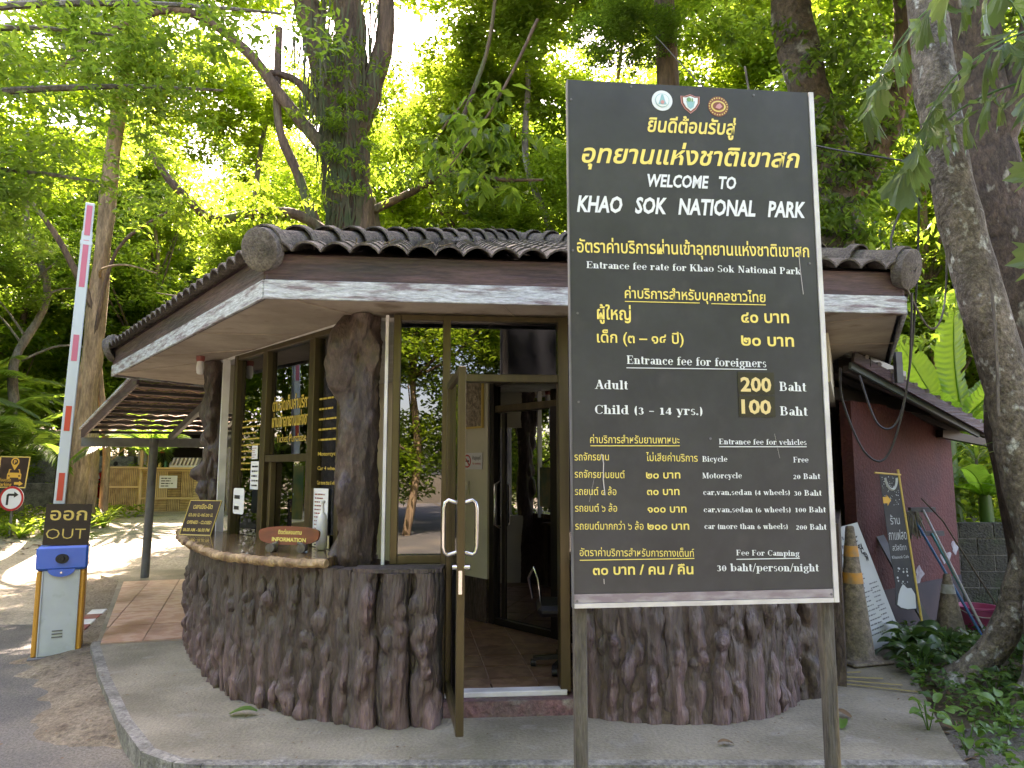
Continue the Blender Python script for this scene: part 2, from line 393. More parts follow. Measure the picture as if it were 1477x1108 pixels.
m_wood = mat('wood_post', (.075, .06, .04), .8, col2=(.13, .1, .062), scale=8, bump=.5, bscale=30, stretch=(1, 1, .12))
def leafm(name, c, t, tm=.5, v=None, rough=.45, spec=.5):
    return mat(name, c, rough, transl=t, tmix=tm, var=v or (c[0] * .5, c[1] * .62, c[2] * .6), spec=spec)
m_leaf = leafm('canopy_leaf', (.08, .12, .018), (.5, .66, .05), .62)
m_leaf2 = leafm('bright_canopy_leaf', (.09, .13, .02), (.5, .64, .06), .6)
m_leaf3 = leafm('dark_canopy_leaf', (.05, .09, .022), (.38, .55, .05), .55)
m_palm = leafm('palm_leaf', (.06, .11, .025), (.3, .46, .05), .5)
m_banana = leafm('banana_leaf', (.08, .15, .03), (.36, .62, .05), .55)
m_fish = leafm('fishtail_leaf', (.075, .11, .045), (.2, .32, .06), .4, rough=.35)
m_gplant = leafm('ground_plant_leaf', (.035, .085, .022), (.1, .2, .03), .25, rough=.3)
m_gplant2 = leafm('lime_ground_leaf', (.07, .15, .03), (.2, .36, .04), .3, rough=.4)
m_dead = mat('dry_leaf', (.2, .12, .055), .8, col2=(.12, .07, .035), scale=4, objvar=.3)

# ------------------------------------------------------------------ ground
def sm(a_, b_, x): t = min(1, max(0, (x - a_) / (b_ - a_))); return t * t * (3 - 2 * t)
def gz(x, y):
    z = -.12 + .72 * sm(9.5, 20, y) + 1.6 * sm(22, 50, y) + 14 * sm(48, 140, y)
    z += .1 * sm(2.4, 3.6, x) * (1 - sm(9, 12, y))                     # soil beside the slab is nearly level with it
    return z
def grid(xs, ys, fn, dz=0, keep=None):
    mb = MB(); nx, ny = len(xs), len(ys)
    mb.v = [(x, y, fn(x, y) + dz) for y in ys for x in xs]
    for j in range(ny - 1):
        for i in range(nx - 1):
            if keep is None or keep((xs[i] + xs[i + 1]) / 2, (ys[j] + ys[j + 1]) / 2):
                mb.f.append((j * nx + i, j * nx + i + 1, (j + 1) * nx + i + 1, (j + 1) * nx + i))
    return mb
gx = [-400, -200, -100, -60, -40, -30] + [-25 + i for i in range(0, 50)] + [30, 40, 60, 100, 200, 400]
gy_ = [-300, -150, -80, -40, -20, -10, -5] + [-2 + i for i in range(0, 54)] + [55, 60, 70, 80, 100, 120, 140, 200, 400]
def rough_g(x, y): return gz(x, y) + .04 * noise.noise((x * .7, y * .7, 0)) * sm(15, 20, y)
struct('ground', grid(gx, gy_, lambda x, y: rough_g(x, y) - .02), m_forest, True)
# road: runs past on the left and in front, drive bends left behind the barrier
def road_keep(x, y): return (x < 2.6 + .02 * y or y < 4.2) and (y < 19.0) and not (y > 4.24 and x > -1.5 and y < 19)
rx = [-30 + .5 * i for i in range(0, 69)] + [5, 6, 8, 10, 15, 20, 30]
ry = [-30, -20, -10, -5, -2] + [-1 + .5 * i for i in range(0, 42)]
struct('road', grid(rx, ry, rough_g, .0, lambda x, y: (y < 5.2 or x < -1.9) and y < 8.6 + .15 * (x + 4)), m_asphalt, True)
struct('dirt_lane', grid(rx, ry, rough_g, -.004, lambda x, y: x < -1.9 and y > 7.0 and y < 19.2), m_sand, True)

APR = [(-3.92, 7.12), (-3.86, 6.98), (-3.2, 5.95), (-2.5, 4.93), (-2.1, 4.42), (-1.86, 4.27), (-1.7, 4.24), (2.5, 4.24), (2.62, 4.6), (3.3, 6.3), (3.9, 7.5), (5.2, 8.9), (6, 12), (5, 15), (-6.2, 15), (-6.4, 11.6), (-5.75, 10.9)]
struct('concrete_slab', MB().prism(APR, -.3, 0.0), m_apron)
# kerb band along the slab edge, 15 mm proud
kb = MB(); kp = APR[:8]
for p, q in zip(kp[:-1], kp[1:]):
    kb.beam((p[0], p[1], -.13), (q[0], q[1], -.13), .075, .27)
struct('kerb', kb, m_kerb)
# tiled floor at the left
def clip(poly, reg):
    out = poly
    for i in range(len(reg)):
        a_, b_ = reg[i], reg[(i + 1) % len(reg)]; inp = out; out = []
        if not inp: return []
        def side(p): return (b_[0] - a_[0]) * (p[1] - a_[1]) - (b_[1] - a_[1]) * (p[0] - a_[0])
        for j in range(len(inp)):
            p, q = inp[j], inp[(j + 1) % len(inp)]; sp, sq = side(p), side(q)
            if sp >= 0: out.append(p)
            if (sp >= 0) != (sq >= 0):
                t = sp / (sp - sq); out.append((p[0] + (q[0] - p[0]) * t, p[1] + (q[1] - p[1]) * t))
    return out
def tiled(reg, o, ang, sz, z, parent, m):
    c, s_ = math.cos(ang), math.sin(ang); g = .006
    for i in range(-24, 24):
        for j in range(-24, 24):
            q = [(i * sz + g, j * sz + g), ((i + 1) * sz - g, j * sz + g), ((i + 1) * sz - g, (j + 1) * sz - g), (i * sz + g, (j + 1) * sz - g)]
            q = [(o[0] + c * x - s_ * y, o[1] + s_ * x + c * y) for x, y in q]
            k = clip(q, reg)
            if len(k) < 3: continue
            A = abs(sum(k[a_][0] * k[(a_ + 1) % len(k)][1] - k[(a_ + 1) % len(k)][0] * k[a_][1] for a_ in range(len(k)))) / 2
            if A < sz * sz * .04: continue
            MB().prism(k, z, z + .008 + random.uniform(-.0012, .0012)).build('floor_tile', m, parent)
TR = [(-3.82, 7.0), (-3.0, 7.22), (-2.9, 8.2), (-3.6, 10.2), (-4.6, 11.1), (-5.62, 10.8)]
tf = struct('terrace_floor', MB().prism(TR, 0, .012), m_grout)
tiled(TR, (-3.85, 6.95), R(20), .4, .012, tf, m_terra)
# painted kerb blocks behind the barrier
pk_ = struct('painted_kerb', MB().beam((-4.35, 7.25, -.12), (-4.95, 9.0, -.12), .12, .06), m_kerb)
m_red = mat('faded_red_paint', (.32, .06, .05), .7, col2=(.22, .1, .08), scale=9)
for i in range(6):
    p, q = Vector((-4.35, 7.25, -.075)), Vector((-4.95, 9.0, -.075)); d = (q - p) / 6
    MB().beam(p + d * i + d * .03, p + d * (i + 1) - d * .03, .17, .07, bev=.008).build('kerb_block', m_red if i % 2 == 0 else m_white, pk_)
# sandy strip between slab and road
ds = MB(); pts = [(-4.1, 6.6), (-3.75, 5.9), (-3.1, 5.0), (-2.45, 4.1), (-2.1, 4.35), (-2.6, 4.95), (-3.3, 5.97), (-3.95, 7.0), (-5.8, 10.8), (-6.4, 11.4), (-6.7, 10.9), (-5.2, 8.3)]
def vf(y): return -3.86 - (y - 7) * (.71 if y < 7 else .5)
def verge_h(x, y):
    d = vf(y) - x; w = .75 + .35 * noise.noise((y * 1.1, 3, 7)) + .25 * noise.noise((y * 4, x * 4, 2))
    return rough_g(x, y) - .06 + .13 * sm(4.45, 5.1, y) * sm(-.1, .25, d + .3) * (1 - sm(.1, w + .35, d)) + .03 * noise.noise((x * 2.5, y * 2.5, 3)) + .012 * noise.noise((x * 9, y * 9, 3))
struct('dirt_verge', grid([-7.4 + .07 * i for i in range(82)], [4.4 + .07 * i for i in range(100)], verge_h, 0,
    lambda x, y: vf(y) - 1.4 < x < vf(y) + .1), m_dirt, True)


# ------------------------------------------------------------------ ticket office (hexagonal hut)
hut = root('ticket_office', (0, 8, 0), 'hexagonal ticket office with log-look cement walls and a tiled hip roof', 'building')
EA = [(-1.6, 4.56), (2.78, 5.02), (4.52, 8.75), (2.3, 12.7), (-2.4, 12.5), (-4.68, 8.42)]      # eave corners
AP = (.08, 8.68)
WP = [(-1.14, 5.24), (2.3, 5.42), (3.62, 8.35), (1.7, 11.6), (-1.8, 11.4), (-2.98, 7.34)]      # wall corners
ZS, ZT, ZF, ZR, ZA = 2.70, 2.825, 3.0, 3.02, 4.38
def lerp(p, q, t): return tuple(a_ + (b_ - a_) * t for a_, b_ in zip(p, q))
# soffit with a hole over the room, and the room ceiling
inner = WP
sf = MB()
for i in range(6):
    a0, a1, b0, b1 = EA[i], EA[(i + 1) % 6], WP[i], WP[(i + 1) % 6]
    k = lambda p, z: (p[0] * .985 + AP[0] * .015, p[1] * .985 + AP[1] * .015, z)
    n = len(sf.v)
    sf.v += [k(a0, ZS + .02), k(a1, ZS + .02), (*b1, ZS + .02), (*b0, ZS + .02)]; sf.f.append((n + 3, n + 2, n + 1, n))
sf.build('soffit', m_soffit, hut)
for i in range(6):
    for t in (.02, .34, .67):
        a_, b_ = lerp(EA[i], EA[(i + 1) % 6], t), lerp(WP[i], WP[(i + 1) % 6], t)
        MB().beam((*lerp(a_, b_, .04), ZS + .016), (*lerp(a_, b_, .97), ZS + .016), .03, .006).build('soffit_batten', m_soffit, hut)
MB().prism(WP, ZS - .004, ZS + .03).build('ceiling', m_white, hut)
MB().prism([lerp(p, AP, .02) for p in WP], -.02, .108).build('floor', m_grout, hut)
hf = [lerp(p, AP, .03) for p in WP]
# fascia and trim boards
for i in range(6):
    a0, a1 = EA[i], EA[(i + 1) % 6]
    d = (Vector(a1) - Vector(a0)).normalized(); n = Vector((d.y, -d.x))
    o1 = n * -.012; o2 = n * -.03
    MB().beam((a0[0] + o1.x + d.x * .01, a0[1] + o1.y + d.y * .01, (ZS + ZT) / 2), (a1[0] + o1.x - d.x * .01, a1[1] + o1.y - d.y * .01, (ZS + ZT) / 2), .024, ZT - ZS, bev=.003).build('trim_board', m_trim, hut)
    MB().beam((a0[0] + o2.x, a0[1] + o2.y, (ZF + ZT) / 2 + .001), (a1[0] + o2.x, a1[1] + o2.y, (ZF + ZT) / 2 + .001), .024, ZF - ZT, bev=.003).build('fascia_board', m_fascia, hut)

# roof tiles: scalloped concrete tiles, three seen slopes tile by tile
def tile_mesh(seed, w=.184, L=.36, amp=.056):
    r = random.Random(seed); n = 8; mb = MB(); th = .014
    for s_ in (0, 1):
        y = s_ * L
        for t in (0, 1):
            for i in range(n + 1):
                x = (i / n - .5) * w
                z = amp * math.sin(math.pi * i / n) ** .75 - t * th + r.uniform(-.0015, .0015)
                mb.v.append((x, y, z + (.0 if s_ else .0)))
    N = n + 1
    for i in range(n):
        mb.f.append((i, i + 1, 2 * N + i + 1, 2 * N + i))                 # top
        mb.f.append((N + i + 1, N + i, 3 * N + i, 3 * N + i + 1))         # underside
        mb.f.append((N + i, N + i + 1, i + 1, i))                         # front lip
    return mb
tms = [tile_mesh(s_) for s_ in range(4)]
tmesh = [t.mesh('tile_%d' % i, m_tile) for i, t in enumerate(tms)]
cand = []
for i in (5, 0, 1):
    a0, a1 = Vector((*EA[i], ZR)), Vector((*EA[(i + 1) % 6], ZR)); ap = Vector((*AP, ZA))
    x = (a1 - a0).normalized(); nrm = x.cross(ap - a0).normalized(); y = nrm.cross(x)
    W_ = (a1 - a0).length; H_ = (ap - a0).dot(y); ax = (ap - a0).dot(x)
    M = Matrix((x, y, nrm)).transposed()
    rows = int(H_ / .32) + 1; cols = int(W_ / .178)
    cw = W_ / cols
    for r in range(rows):
        for c in range(cols):
            px = (c + .5) * cw; py = r * .32 - .07
            t = max(0, (py + .1) / H_)
            if px < ax * t - .02 or px > W_ - (W_ - ax) * t + .02 or t > .97: continue
            p = a0 + x * px + y * py + nrm * (.012 * 1)
            cand.append(((p - Vector((0, 0, 1.6))).length, p, M @ Matrix.Rotation(-.035, 3, 'X') @ Matrix.Rotation(random.gauss(0, .012), 3, 'Z')))
cand.sort(key=lambda q: q[0])
rest = MB()
for k, (d_, p, M) in enumerate(cand):
    if k < 296: inst(tmesh[k % 4], 'roof_tile', hut, p, M)
    else:
        t = tms[k % 4]; rest.add([p + M @ Vector(v) for v in t.v], t.f)
o = rest.build('roof_tiles_upper', m_tile, hut); o['kind'] = 'stuff'
bk = MB()
for i in range(6):
    bk.add([(*EA[i], ZR - .02), (*EA[(i + 1) % 6], ZR - .02), (*AP, ZA - .02)], [(0, 1, 2)])
bk.build('roof_deck', m_fascia, hut)
bt = MB()
for i in (2, 3, 4):
    bt.add([(*EA[i], ZR + .03), (*EA[(i + 1) % 6], ZR + .03), (*AP, ZA + .03)], [(0, 1, 2)])
bt.build('back_roof_slope', m_tile, hut)
# hip ridge rolls: overlapping round tiles with a raised collar, closed by a disc at the eave
def ridge_mesh(L=.36):
    mb = MB(); n = 10
    prof = [(-.02, .15), (.045, .15), (.055, .118), (L, .108)]
    for t in (0, 1):
        for y, r in prof:
            rr = r - t * .012
            for j in range(n + 1):
                a_ = math.pi * (j / n * 1.16 - .08); mb.v.append((rr * math.cos(a_), y, rr * math.sin(a_)))
    N = n + 1
    for i in range(3):
        for j in range(n):
            mb.f.append((i * N + j, (i + 1) * N + j, (i + 1) * N + j + 1, i * N + j + 1))
    for j in range(n): mb.f.append((j, j + 1, 4 * N + j + 1, 4 * N + j))
    return mb.mesh('ridge_tile', m_tile, True)
rmesh = ridge_mesh()
for i in range(6):
    p0 = Vector((*EA[i], ZR + .015)); p1 = Vector((*AP, ZA + .03)); d = (p1 - p0); L = d.length; y = d.normalized()
    x = y.cross(Vector((0, 0, 1))).normalized(); z = x.cross(y); M = Matrix((x, y, z)).transposed()
    n = int(L / .325)
    for k in range(n):
        j = Matrix.Rotation(random.gauss(0, .012), 3, 'Z')
        inst(rmesh, 'ridge_tile', hut, p0 + y * (k * L / n + .02), M @ j)
    mb = MB(); c = p0 + y * -.03 - z * .012
    mb.tube([c - y * .03, c - y * .022, c + y * .05], [.126, .142, .142], 24)
    mb.build('ridge_end_disc', m_tile, hut, True)
MB().tube([(*AP, ZA - .05), (*AP, ZA + .08), (*AP, ZA + .1)], [.2, .12, .03], 12).build('roof_cap', m_tile, hut, True)

# -- columns and log cladding
def log_mesh(seed, r, h, knots=6, nz=84, na=36, amp=1., droop=0., gnarl=.0, zoff=0, flat=1.):
    g = np.random.default_rng(seed)
    a_ = np.linspace(0, 2 * np.pi, na, endpoint=False)[None, :]; z = np.linspace(0, h, nz)[:, None]
    rad = r * (1 + .05 * np.sin(a_ * 2 + g.uniform(0, 6)) + .05 * np.sin(a_ * 3 + z * 2.3 + g.uniform(0, 6)) + .04 * np.sin(z * 5 + g.uniform(0, 6)))
    for _ in range(knots):
        a0, z0 = -1.57 + g.normal(0, .75), g.uniform(.04, h - .03)
        s_ = g.uniform(.024, .05) * (1 + gnarl); k = g.uniform(.012, .03) * amp
        if gnarl > .5: s_ *= g.uniform(.9, 1.9); k *= .95
        da = (a_ - a0 + np.pi) % (2 * np.pi) - np.pi
        dx = da * r; dz = z - z0
        q = (dx / s_) ** 2 + (dz / (s_ * g.uniform(1.1, 3.2))) ** 2
        rad = rad + k * np.exp(-q) - k * .45 * np.exp(-((np.sqrt(q) - 1.5) ** 2) * 5) - k * .5 * np.exp(-q * 9)
        if g.random() < .6:   # flowing crease beneath the knot
            rad = rad + k * .55 * np.exp(-(dx / (s_ * .5)) ** 2) * np.exp(-((dz + s_ * 2.4) / (s_ * 2.2)) ** 2)
    for _ in range(int(7 + gnarl * 12)):   # vertical folds that wander
        a0 = g.uniform(0, 6.28); f = g.uniform(2, 5); ph = g.uniform(0, 6)
        da = (a_ - (a0 + .25 * np.sin(z * f + ph)) + np.pi) % (2 * np.pi) - np.pi
        rad = rad + g.choice([-1, 1]) * r * (.05 + .06 * gnarl) * np.exp(-(da / .16) ** 2) * (.5 + .5 * np.sin(z * g.uniform(3, 7) + ph))
    ph = 1.1 * np.sin(z * g.uniform(3, 6) + g.uniform(0, 6)) + .7 * np.sin(z * g.uniform(8, 13) + a_ * 2 + g.uniform(0, 6)) + .35 * np.sin(z * 25 + a_ * 3)
    rid = 1 - np.abs(np.sin(a_ * g.integers(4, 7) + ph)); rad = rad + r * (.05 + .05 * gnarl) * (rid ** 2 - .35)
    rad = rad + .0035 * np.sin(z * 46 + 5 * np.sin(a_ * 3 + z * 9)) * np.sin(a_ * 5 + z * 7 + g.uniform(0, 6))
    X = np.cos(a_) * rad + g.normal(0, .0012, rad.shape); Y = np.sin(a_) * rad * flat
    lean = g.normal(0, .008)
    X = X + lean * z + .006 * np.sin(z * 4 + g.uniform(0, 6)) + .006 * np.sin(z * 11 + g.uniform(0, 6)); Y = Y + .007 * np.sin(z * 8 + g.uniform(0, 6)); Z = np.broadcast_to(z, X.shape) + zoff
    mb = MB(); mb.v = [tuple(v) for v in np.stack([X, Y, Z], -1).reshape(-1, 3).tolist()]
    for i in range(nz - 1):
        for j in range(na): mb.f.append((i * na + j, i * na + (j + 1) % na, (i + 1) * na + (j + 1) % na, (i + 1) * na + j))
    mb.f.append(tuple((nz - 1) * na + j for j in range(na)))
    return mb
def put_log(x, y, ang, r, h, seed, name='wall_log', m=None, **k):
    mb = log_mesh(seed, r, h, **k); me = mb.mesh('log', m or m_logm, True)
    return inst(me, name, hut, (x, y, 0), Matrix.Rotation(ang, 3, 'Z'))
# outlines of the curved counter walls (faces of the logs)
left_arc = [(-3.3, 7.62), (-3.16, 7.3), (-3.06, 7.01), (-2.72, 6.39), (-2.32, 5.78), (-2.01, 5.39), (-1.67, 5.13), (-1.39, 4.97), (-1.1, 4.85)]
right_arc = [(.5, 4.98), (.72, 4.88), (.97, 4.83), (1.37, 4.84), (1.73, 4.99), (2.02, 5.3), (2.26, 5.74), (2.44, 6.2), (2.62, 6.8)]
def resample(pts, step):
    P = [Vector(p) for p in pts]; out = []; acc = 0; cur = 0.
    seg = [(P[i], P[i + 1], (P[i + 1] - P[i]).length) for i in range(len(P) - 1)]; tot = sum(s_[2] for s_ in seg); n = max(2, round(tot / step))
    for k in range(n + 1):
        d = tot * k / n
        for a_, b_, l in seg:
            if d <= l + 1e-6: out.append((a_ + (b_ - a_) * (d / l), (b_ - a_).normalized())); break
            d -= l
    return out
def inset(pts, k):
    o = []
    for p, t in pts: o.append((p.x - t.y * k, p.y + t.x * k))
    return o
LZ = .965
for arc, sd0 in ((left_arc, 100), (right_arc, 200)):
    rs = resample(arc, .148)
    for k, (p, t) in enumerate(rs):
        r = random.uniform(.074, .086)
        put_log(p.x - t.y * .085, p.y + t.x * .085, math.atan2(t.y, t.x), r, LZ - .0 if sd0 == 100 else LZ - .02, sd0 + k, knots=9, amp=1.05)
    ins = inset(rs, .1)
    back = MB()
    for (p, q) in zip(ins[:-1], ins[1:]):
        back.beam((*p, LZ / 2 - .01), (*q, LZ / 2 - .01), .14, LZ)
    back.build('counter_core', m_cement, hut)
# pier in front of the sidelight: three broad logs with a flat cap
for k, (x, y, r, s_) in enumerate([(-.96, 4.89, .105, 1), (-.755, 4.86, .11, 2), (-.56, 4.9, .115, 3)]):
    put_log(x, y, R(8), r, .95, 300 + k * 7, knots=10, nz=80, na=36, amp=1.25, gnarl=.12)
MB().prism([(-.99, 4.9), (-.7, 4.87), (-.47, 4.89), (-.47, 5.16), (-.99, 5.12)], .0, .955).build('pier_core', m_logm, hut)
MB().prism([(-1.03, 4.82), (-.86, 4.775), (-.7, 4.77), (-.53, 4.79), (-.455, 4.82), (-.455, 5.06), (-1.03, 5.0)], .951, .975).build('pier_cap', m_logm, hut)
# gnarled columns
def column(x, y, r, h, seed, name='column', gn=.65):
    mb = log_mesh(seed, r, h, knots=30, nz=150, na=56, amp=1.7, gnarl=gn)
    return inst(mb.mesh('column', m_cement, True), name, hut, (x, y, 0), Matrix.Rotation(R(-20), 3, 'Z'))
column(-1.1, 5.2, .155, 2.71, 401)
column(-3.0, 7.36, .115, 2.71, 402, gn=.35)
column(2.12, 5.5, .13, 2.71, 403)
column(3.5, 8.1, .13, 2.71, 404)
# live-edge counter slab
cs = resample([(-3.34, 7.5), (-3.18, 7.28), (-3.1, 7.0), (-2.76, 6.37), (-2.36, 5.74), (-2.05, 5.34), (-1.7, 5.09), (-1.42, 4.95), (-1.22, 4.92)], .06)
outer = [(p.x + t.y * (.03 + .012 * math.sin(k * 1.3) + .01 * math.sin(k * 2.9)), p.y - t.x * (.03 + .012 * math.sin(k * 1.3))) for k, (p, t) in enumerate(cs)]
poly = outer + [(-1.2, 5.3), (-1.4, 5.5), (-2.2, 6.45), (-2.9, 7.2)]
m_slab = mat('varnished_wood', (.2, .12, .055), .22, col2=(.11, .06, .03), scale=2.2, stretch=(2.6, .7, 1), coat=.5, col3=(.3, .2, .1), scale3=5)
m_slabedge = mat('live_edge_wood', (.4, .27, .14), .6, col2=(.16, .09, .05), scale=9, bump=.8, bscale=25, stretch=(1, 1, .6))
sl_o = MB().prism(poly, .97, 1.028).build('counter_slab', m_slab, hut)
eb = MB(); P_ = [Vector((*p, .997)) for p in outer]; mid = []
for a_, b_ in zip(P_[:-1], P_[1:]): mid += [a_, a_.lerp(b_, .5)]
mid.append(P_[-1])
eb.tube(mid, [.033 + .007 * noise.noise((k * .8, 0, 0)) + random.uniform(-.003, .003) for k in range(len(mid))], 10)
eb.v = [(x + .012 * noise.noise((x * 14, y * 14, z * 30)), y + .012 * noise.noise((y * 14, x * 14, z * 30 + 5)), .996 + (z - .996) * .95 + .006 * noise.noise((x * 20, y * 20, 9))) for x, y, z in eb.v]
eb.build('live_edge', m_slabedge, hut, True)

# -- glazing helper on a wall line
def P2(a_, b_, t): return Vector((a_[0] + (b_[0] - a_[0]) * t, a_[1] + (b_[1] - a_[1]) * t))
def bar_v(a_, b_, t, z0, z1, w, d=.1, name='mullion', m=None):
    p = P2(a_, b_, t); ang = math.atan2(b_[1] - a_[1], b_[0] - a_[0])
    return MB().box((p.x, p.y, (z0 + z1) / 2), (w, d, z1 - z0), ang, bev=.004).build(name, m or m_alu, hut)
def bar_h(a_, b_, t0, t1, z, h, d=.094, name='transom', m=None):
    p, q = P2(a_, b_, t0), P2(a_, b_, t1)
    return MB().beam((*p, z), (*q, z), d, h, bev=.004).build(name, m or m_alu, hut)
def pane(a_, b_, t0, t1, z0, z1, off=0, m=None, name='window_pane'):
    p, q = P2(a_, b_, t0), P2(a_, b_, t1); d = (q - p).normalized(); n = Vector((-d.y, d.x)) * off
    return MB().beam((p.x + n.x, p.y + n.y, (z0 + z1) / 2), (q.x + n.x, q.y + n.y, (z0 + z1) / 2), .006, z1 - z0).build(name, m or m_glass, hut)
WA, WB = (-2.76, 7.1), (-1.28, 5.45)
bar_v(WA, WB, .105, .97, 2.7, .07); bar_v(WA, WB, .41, .97, 2.655, .1); bar_v(WA, WB, .815, .97, 2.655, .09)
bar_v(WA, WB, 1.02, .97, 2.655, .06)
bar_h(WA, WB, .125, 1.05, 2.676, .045); bar_h(WA, WB, .125, 1.05, .995, .05, name='window_sill')
bar_h(WA, WB, .44, .795, 1.71, .06)
pane(WA, WB, .125, .39, 1.02, 2.655); pane(WA, WB, .435, .795, 1.74, 2.655); pane(WA, WB, .835, 1.01, 1.02, 2.655)
for t in (.465,): bar_v(WA, WB, t, 1.02, 1.68, .05, .05, 'sash_frame')
pane(WA, WB, .44, .62, 1.02, 1.68, .03)
MB().box((-2.83, 7.15, 1.84), (.02, .07, 1.72), R(-48)).build('white_wall_strip', m_white, hut)
# front
FA, FB = (-.82, 5.085), (2.15, 5.37)
def ft(x): return (x - FA[0]) / (FB[0] - FA[0])
MB().box((-.885, 5.1, 1.83), (.022, .07, 1.74), R(5)).build('white_wall_strip', m_white, hut)
bar_v(FA, FB, ft(-.81), .975, 2.7, .05); bar_v(FA, FB, ft(-.465), .12, 2.7, .055)
bar_h(FA, FB, ft(-.785), ft(-.49), 1.005, .06, name='window_sill'); bar_h(FA, FB, ft(-.785), ft(.33), 2.68, .04)
pane(FA, FB, ft(-.785), ft(-.49), 1.035, 2.66, m=m_glass_d)
bar_h(FA, FB, ft(-.437), ft(.33), 2.255, .055); pane(FA, FB, ft(-.437), ft(.33), 2.285, 2.66, m=m_glass_d)
bar_v(FA, FB, ft(.36), .12, 2.7, .07, .12)
# right of the door: sill on the log wall, two windows behind the sign board
MB().prism([(.42, 4.97), (.72, 4.87), (.97, 4.82), (1.37, 4.83), (1.75, 4.98), (2.05, 5.3), (2.2, 5.6), (2.2, 5.75), (.42, 5.3)], .95, .985).build('window_ledge', m_cement, hut)
bar_v(FA, FB, ft(1.0), .985, 2.66, .06); bar_v(FA, FB, ft(1.6), .985, 2.66, .06); bar_v(FA, FB, ft(2.12), .985, 2.66, .06)
bar_h(FA, FB, ft(.4), ft(2.12), 1.01, .05, name='window_sill'); bar_h(FA, FB, ft(.4), ft(2.12), 2.68, .04)
for x0, x1 in ((.4, .97), (1.03, 1.57), (1.63, 2.09)): pane(FA, FB, ft(x0), ft(x1), 1.035, 2.66, m=m_glass_d)
# threshold and step
m_step = mat('painted_step', (.17, .085, .085), .7, col2=(.1, .08, .07), scale=6, bump=.4, col3=(.26, .24, .2), scale3=5, mix3=(.58, .7))
MB().prism([(-.45, 4.97), (.44, 5.04), (.44, 5.3), (-.45, 5.2)], 0, .1).build('threshold_step', m_step, hut)
MB().beam((-.455, 5.1, .118), (.37, 5.175, .118), .1, .035, bev=.004).build('threshold_strip', m_white, hut)
# interior floor tiles
IR = [(-.9, 5.14), (1.5, 5.4), (-.2, 7.45), (-1.7, 9.2), (-2.6, 7.3)]
m_ftile = mat('glazed_brown_tile', (.17, .095, .06), .28, col2=(.27, .165, .105), scale=9, mix=(.46, .54), objvar=.12)
tiled(IR, (-.45, 5.1), R(8), .33, .108, hut, m_ftile)
# other outer walls
def wall(a_, b_, z0, z1, name='back_wall', m=None, th=.12):
    return MB().beam((*a_, (z0 + z1) / 2), (*b_, (z0 + z1) / 2), th, z1 - z0).build(name, m or m_wallin, hut)
wall((3.62, 8.35), (1.7, 11.6), 0, 2.69); wall((1.7, 11.6), (-1.8, 11.4), 0, 2.69)
wall((-1.8, 11.4), (-2.98, 7.34), 0, 1.0); wall((-1.8, 11.4), (-2.98, 7.34), 2.2, 2.69)
wall((2.45, 5.7), (3.55, 8.1), 0, 1.2, 'side_wall', m_cement); wall((2.45, 5.7), (3.55, 8.1), 2.3, 2.69, 'side_wall')
pane((2.45, 5.7), (3.55, 8.1), 0, 1, 1.2, 2.3, m=m_glass_d)
# diagonal partition seen through the door: cream wall with dark skirting, then dark sliding doors
wall((-1.75, 9.32), (-.2, 7.42), .12, 2.69, 'partition_wall')
MB().beam((-1.75, 9.32, .33), (-.2, 7.42, .33), .135, .42).build('skirting', m_cement, hut)
DA, DB = (-.17, 7.38), (1.45, 5.55)
for t_, w_, z_ in ((0., .07, 2.5), (.36, .09, 2.2), (.72, .09, 2.2), (1., .07, 2.5)): bar_v(DA, DB, t_, .12, z_, w_, name='inner_door_frame', m=m_alud)
bar_h(DA, DB, 0.02, 1, 2.22, .07, name='inner_door_head', m=m_alu); bar_h(DA, DB, .02, 1, .15, .06, name='inner_door_sill', m=m_alud); bar_h(DA, DB, .02, 1, 2.48, .05, name='inner_door_head', m=m_alud)
bar_h(DA, DB, .02, 1, 2.6, .19, .1, name='inner_bulkhead', m=m_alud)
bar_v(DA, DB, .06, .18, 2.18, .05, .04, 'inner_door_stile', m_alud)
m_mir = glass('dark_mirror_glass', (.06, .07, .07), .22)
pane(DA, DB, .02, .34, .18, 2.18, m=m_mir, name='inner_door_pane'); pane(DA, DB, .34, .7, .18, 2.18, .02, m=m_mir, name='inner_door_pane'); pane(DA, DB, .7, 1, .18, 2.18, m=m_mir, name='inner_door_pane')
pane(DA, DB, .02, 1, 2.26, 2.45, m=m_mir, name='inner_door_pane')
h_ = MB(); p = P2(DA, DB, .045); h_.tube([(p.x - .02, p.y - .02, 1.5), (p.x - .07, p.y - .06, 1.47), (p.x - .07, p.y - .06, 1.08), (p.x - .02, p.y - .02, 1.05)], .014, 8); h_.build('inner_door_handle', m_steel, hut, True)

# -- open glass door (hinged at the left jamb, swung out towards the road)
door = root('glass_door', (-.44, 5.06, .12), 'open bronze framed glass door with a steel pull handle at the ticket office entrance', 'door')
H0, H1 = Vector((-.43, 5.04)), Vector((-.288, 4.2))
dd = (H1 - H0).normalized()
def dbar(t, z0, z1, w, name='door_stile'):
    p = H0 + (H1 - H0) * t
    return MB().box((p.x, p.y, (z0 + z1) / 2), (w, .045, z1 - z0), math.atan2(dd.y, dd.x), bev=.004).build(name, m_alu, door)
dbar(.03, .15, 2.21, .05); dbar(.97, .15, 2.21, .052)
for z, h in ((2.185, .05), (.19, .08)):
    p, q = H0 + (H1 - H0) * .07, H0 + (H1 - H0) * .94
    MB().beam((*p, z), (*q, z), .04, h, bev=.003).build('door_rail', m_alu, door)
p, q = H0 + (H1 - H0) * .06, H0 + (H1 - H0) * .95
MB().beam((*p, 1.19), (*q, 1.19), .006, 1.93).build('door_glass', m_glass_l, door)
nn = Vector((-dd.y, dd.x))
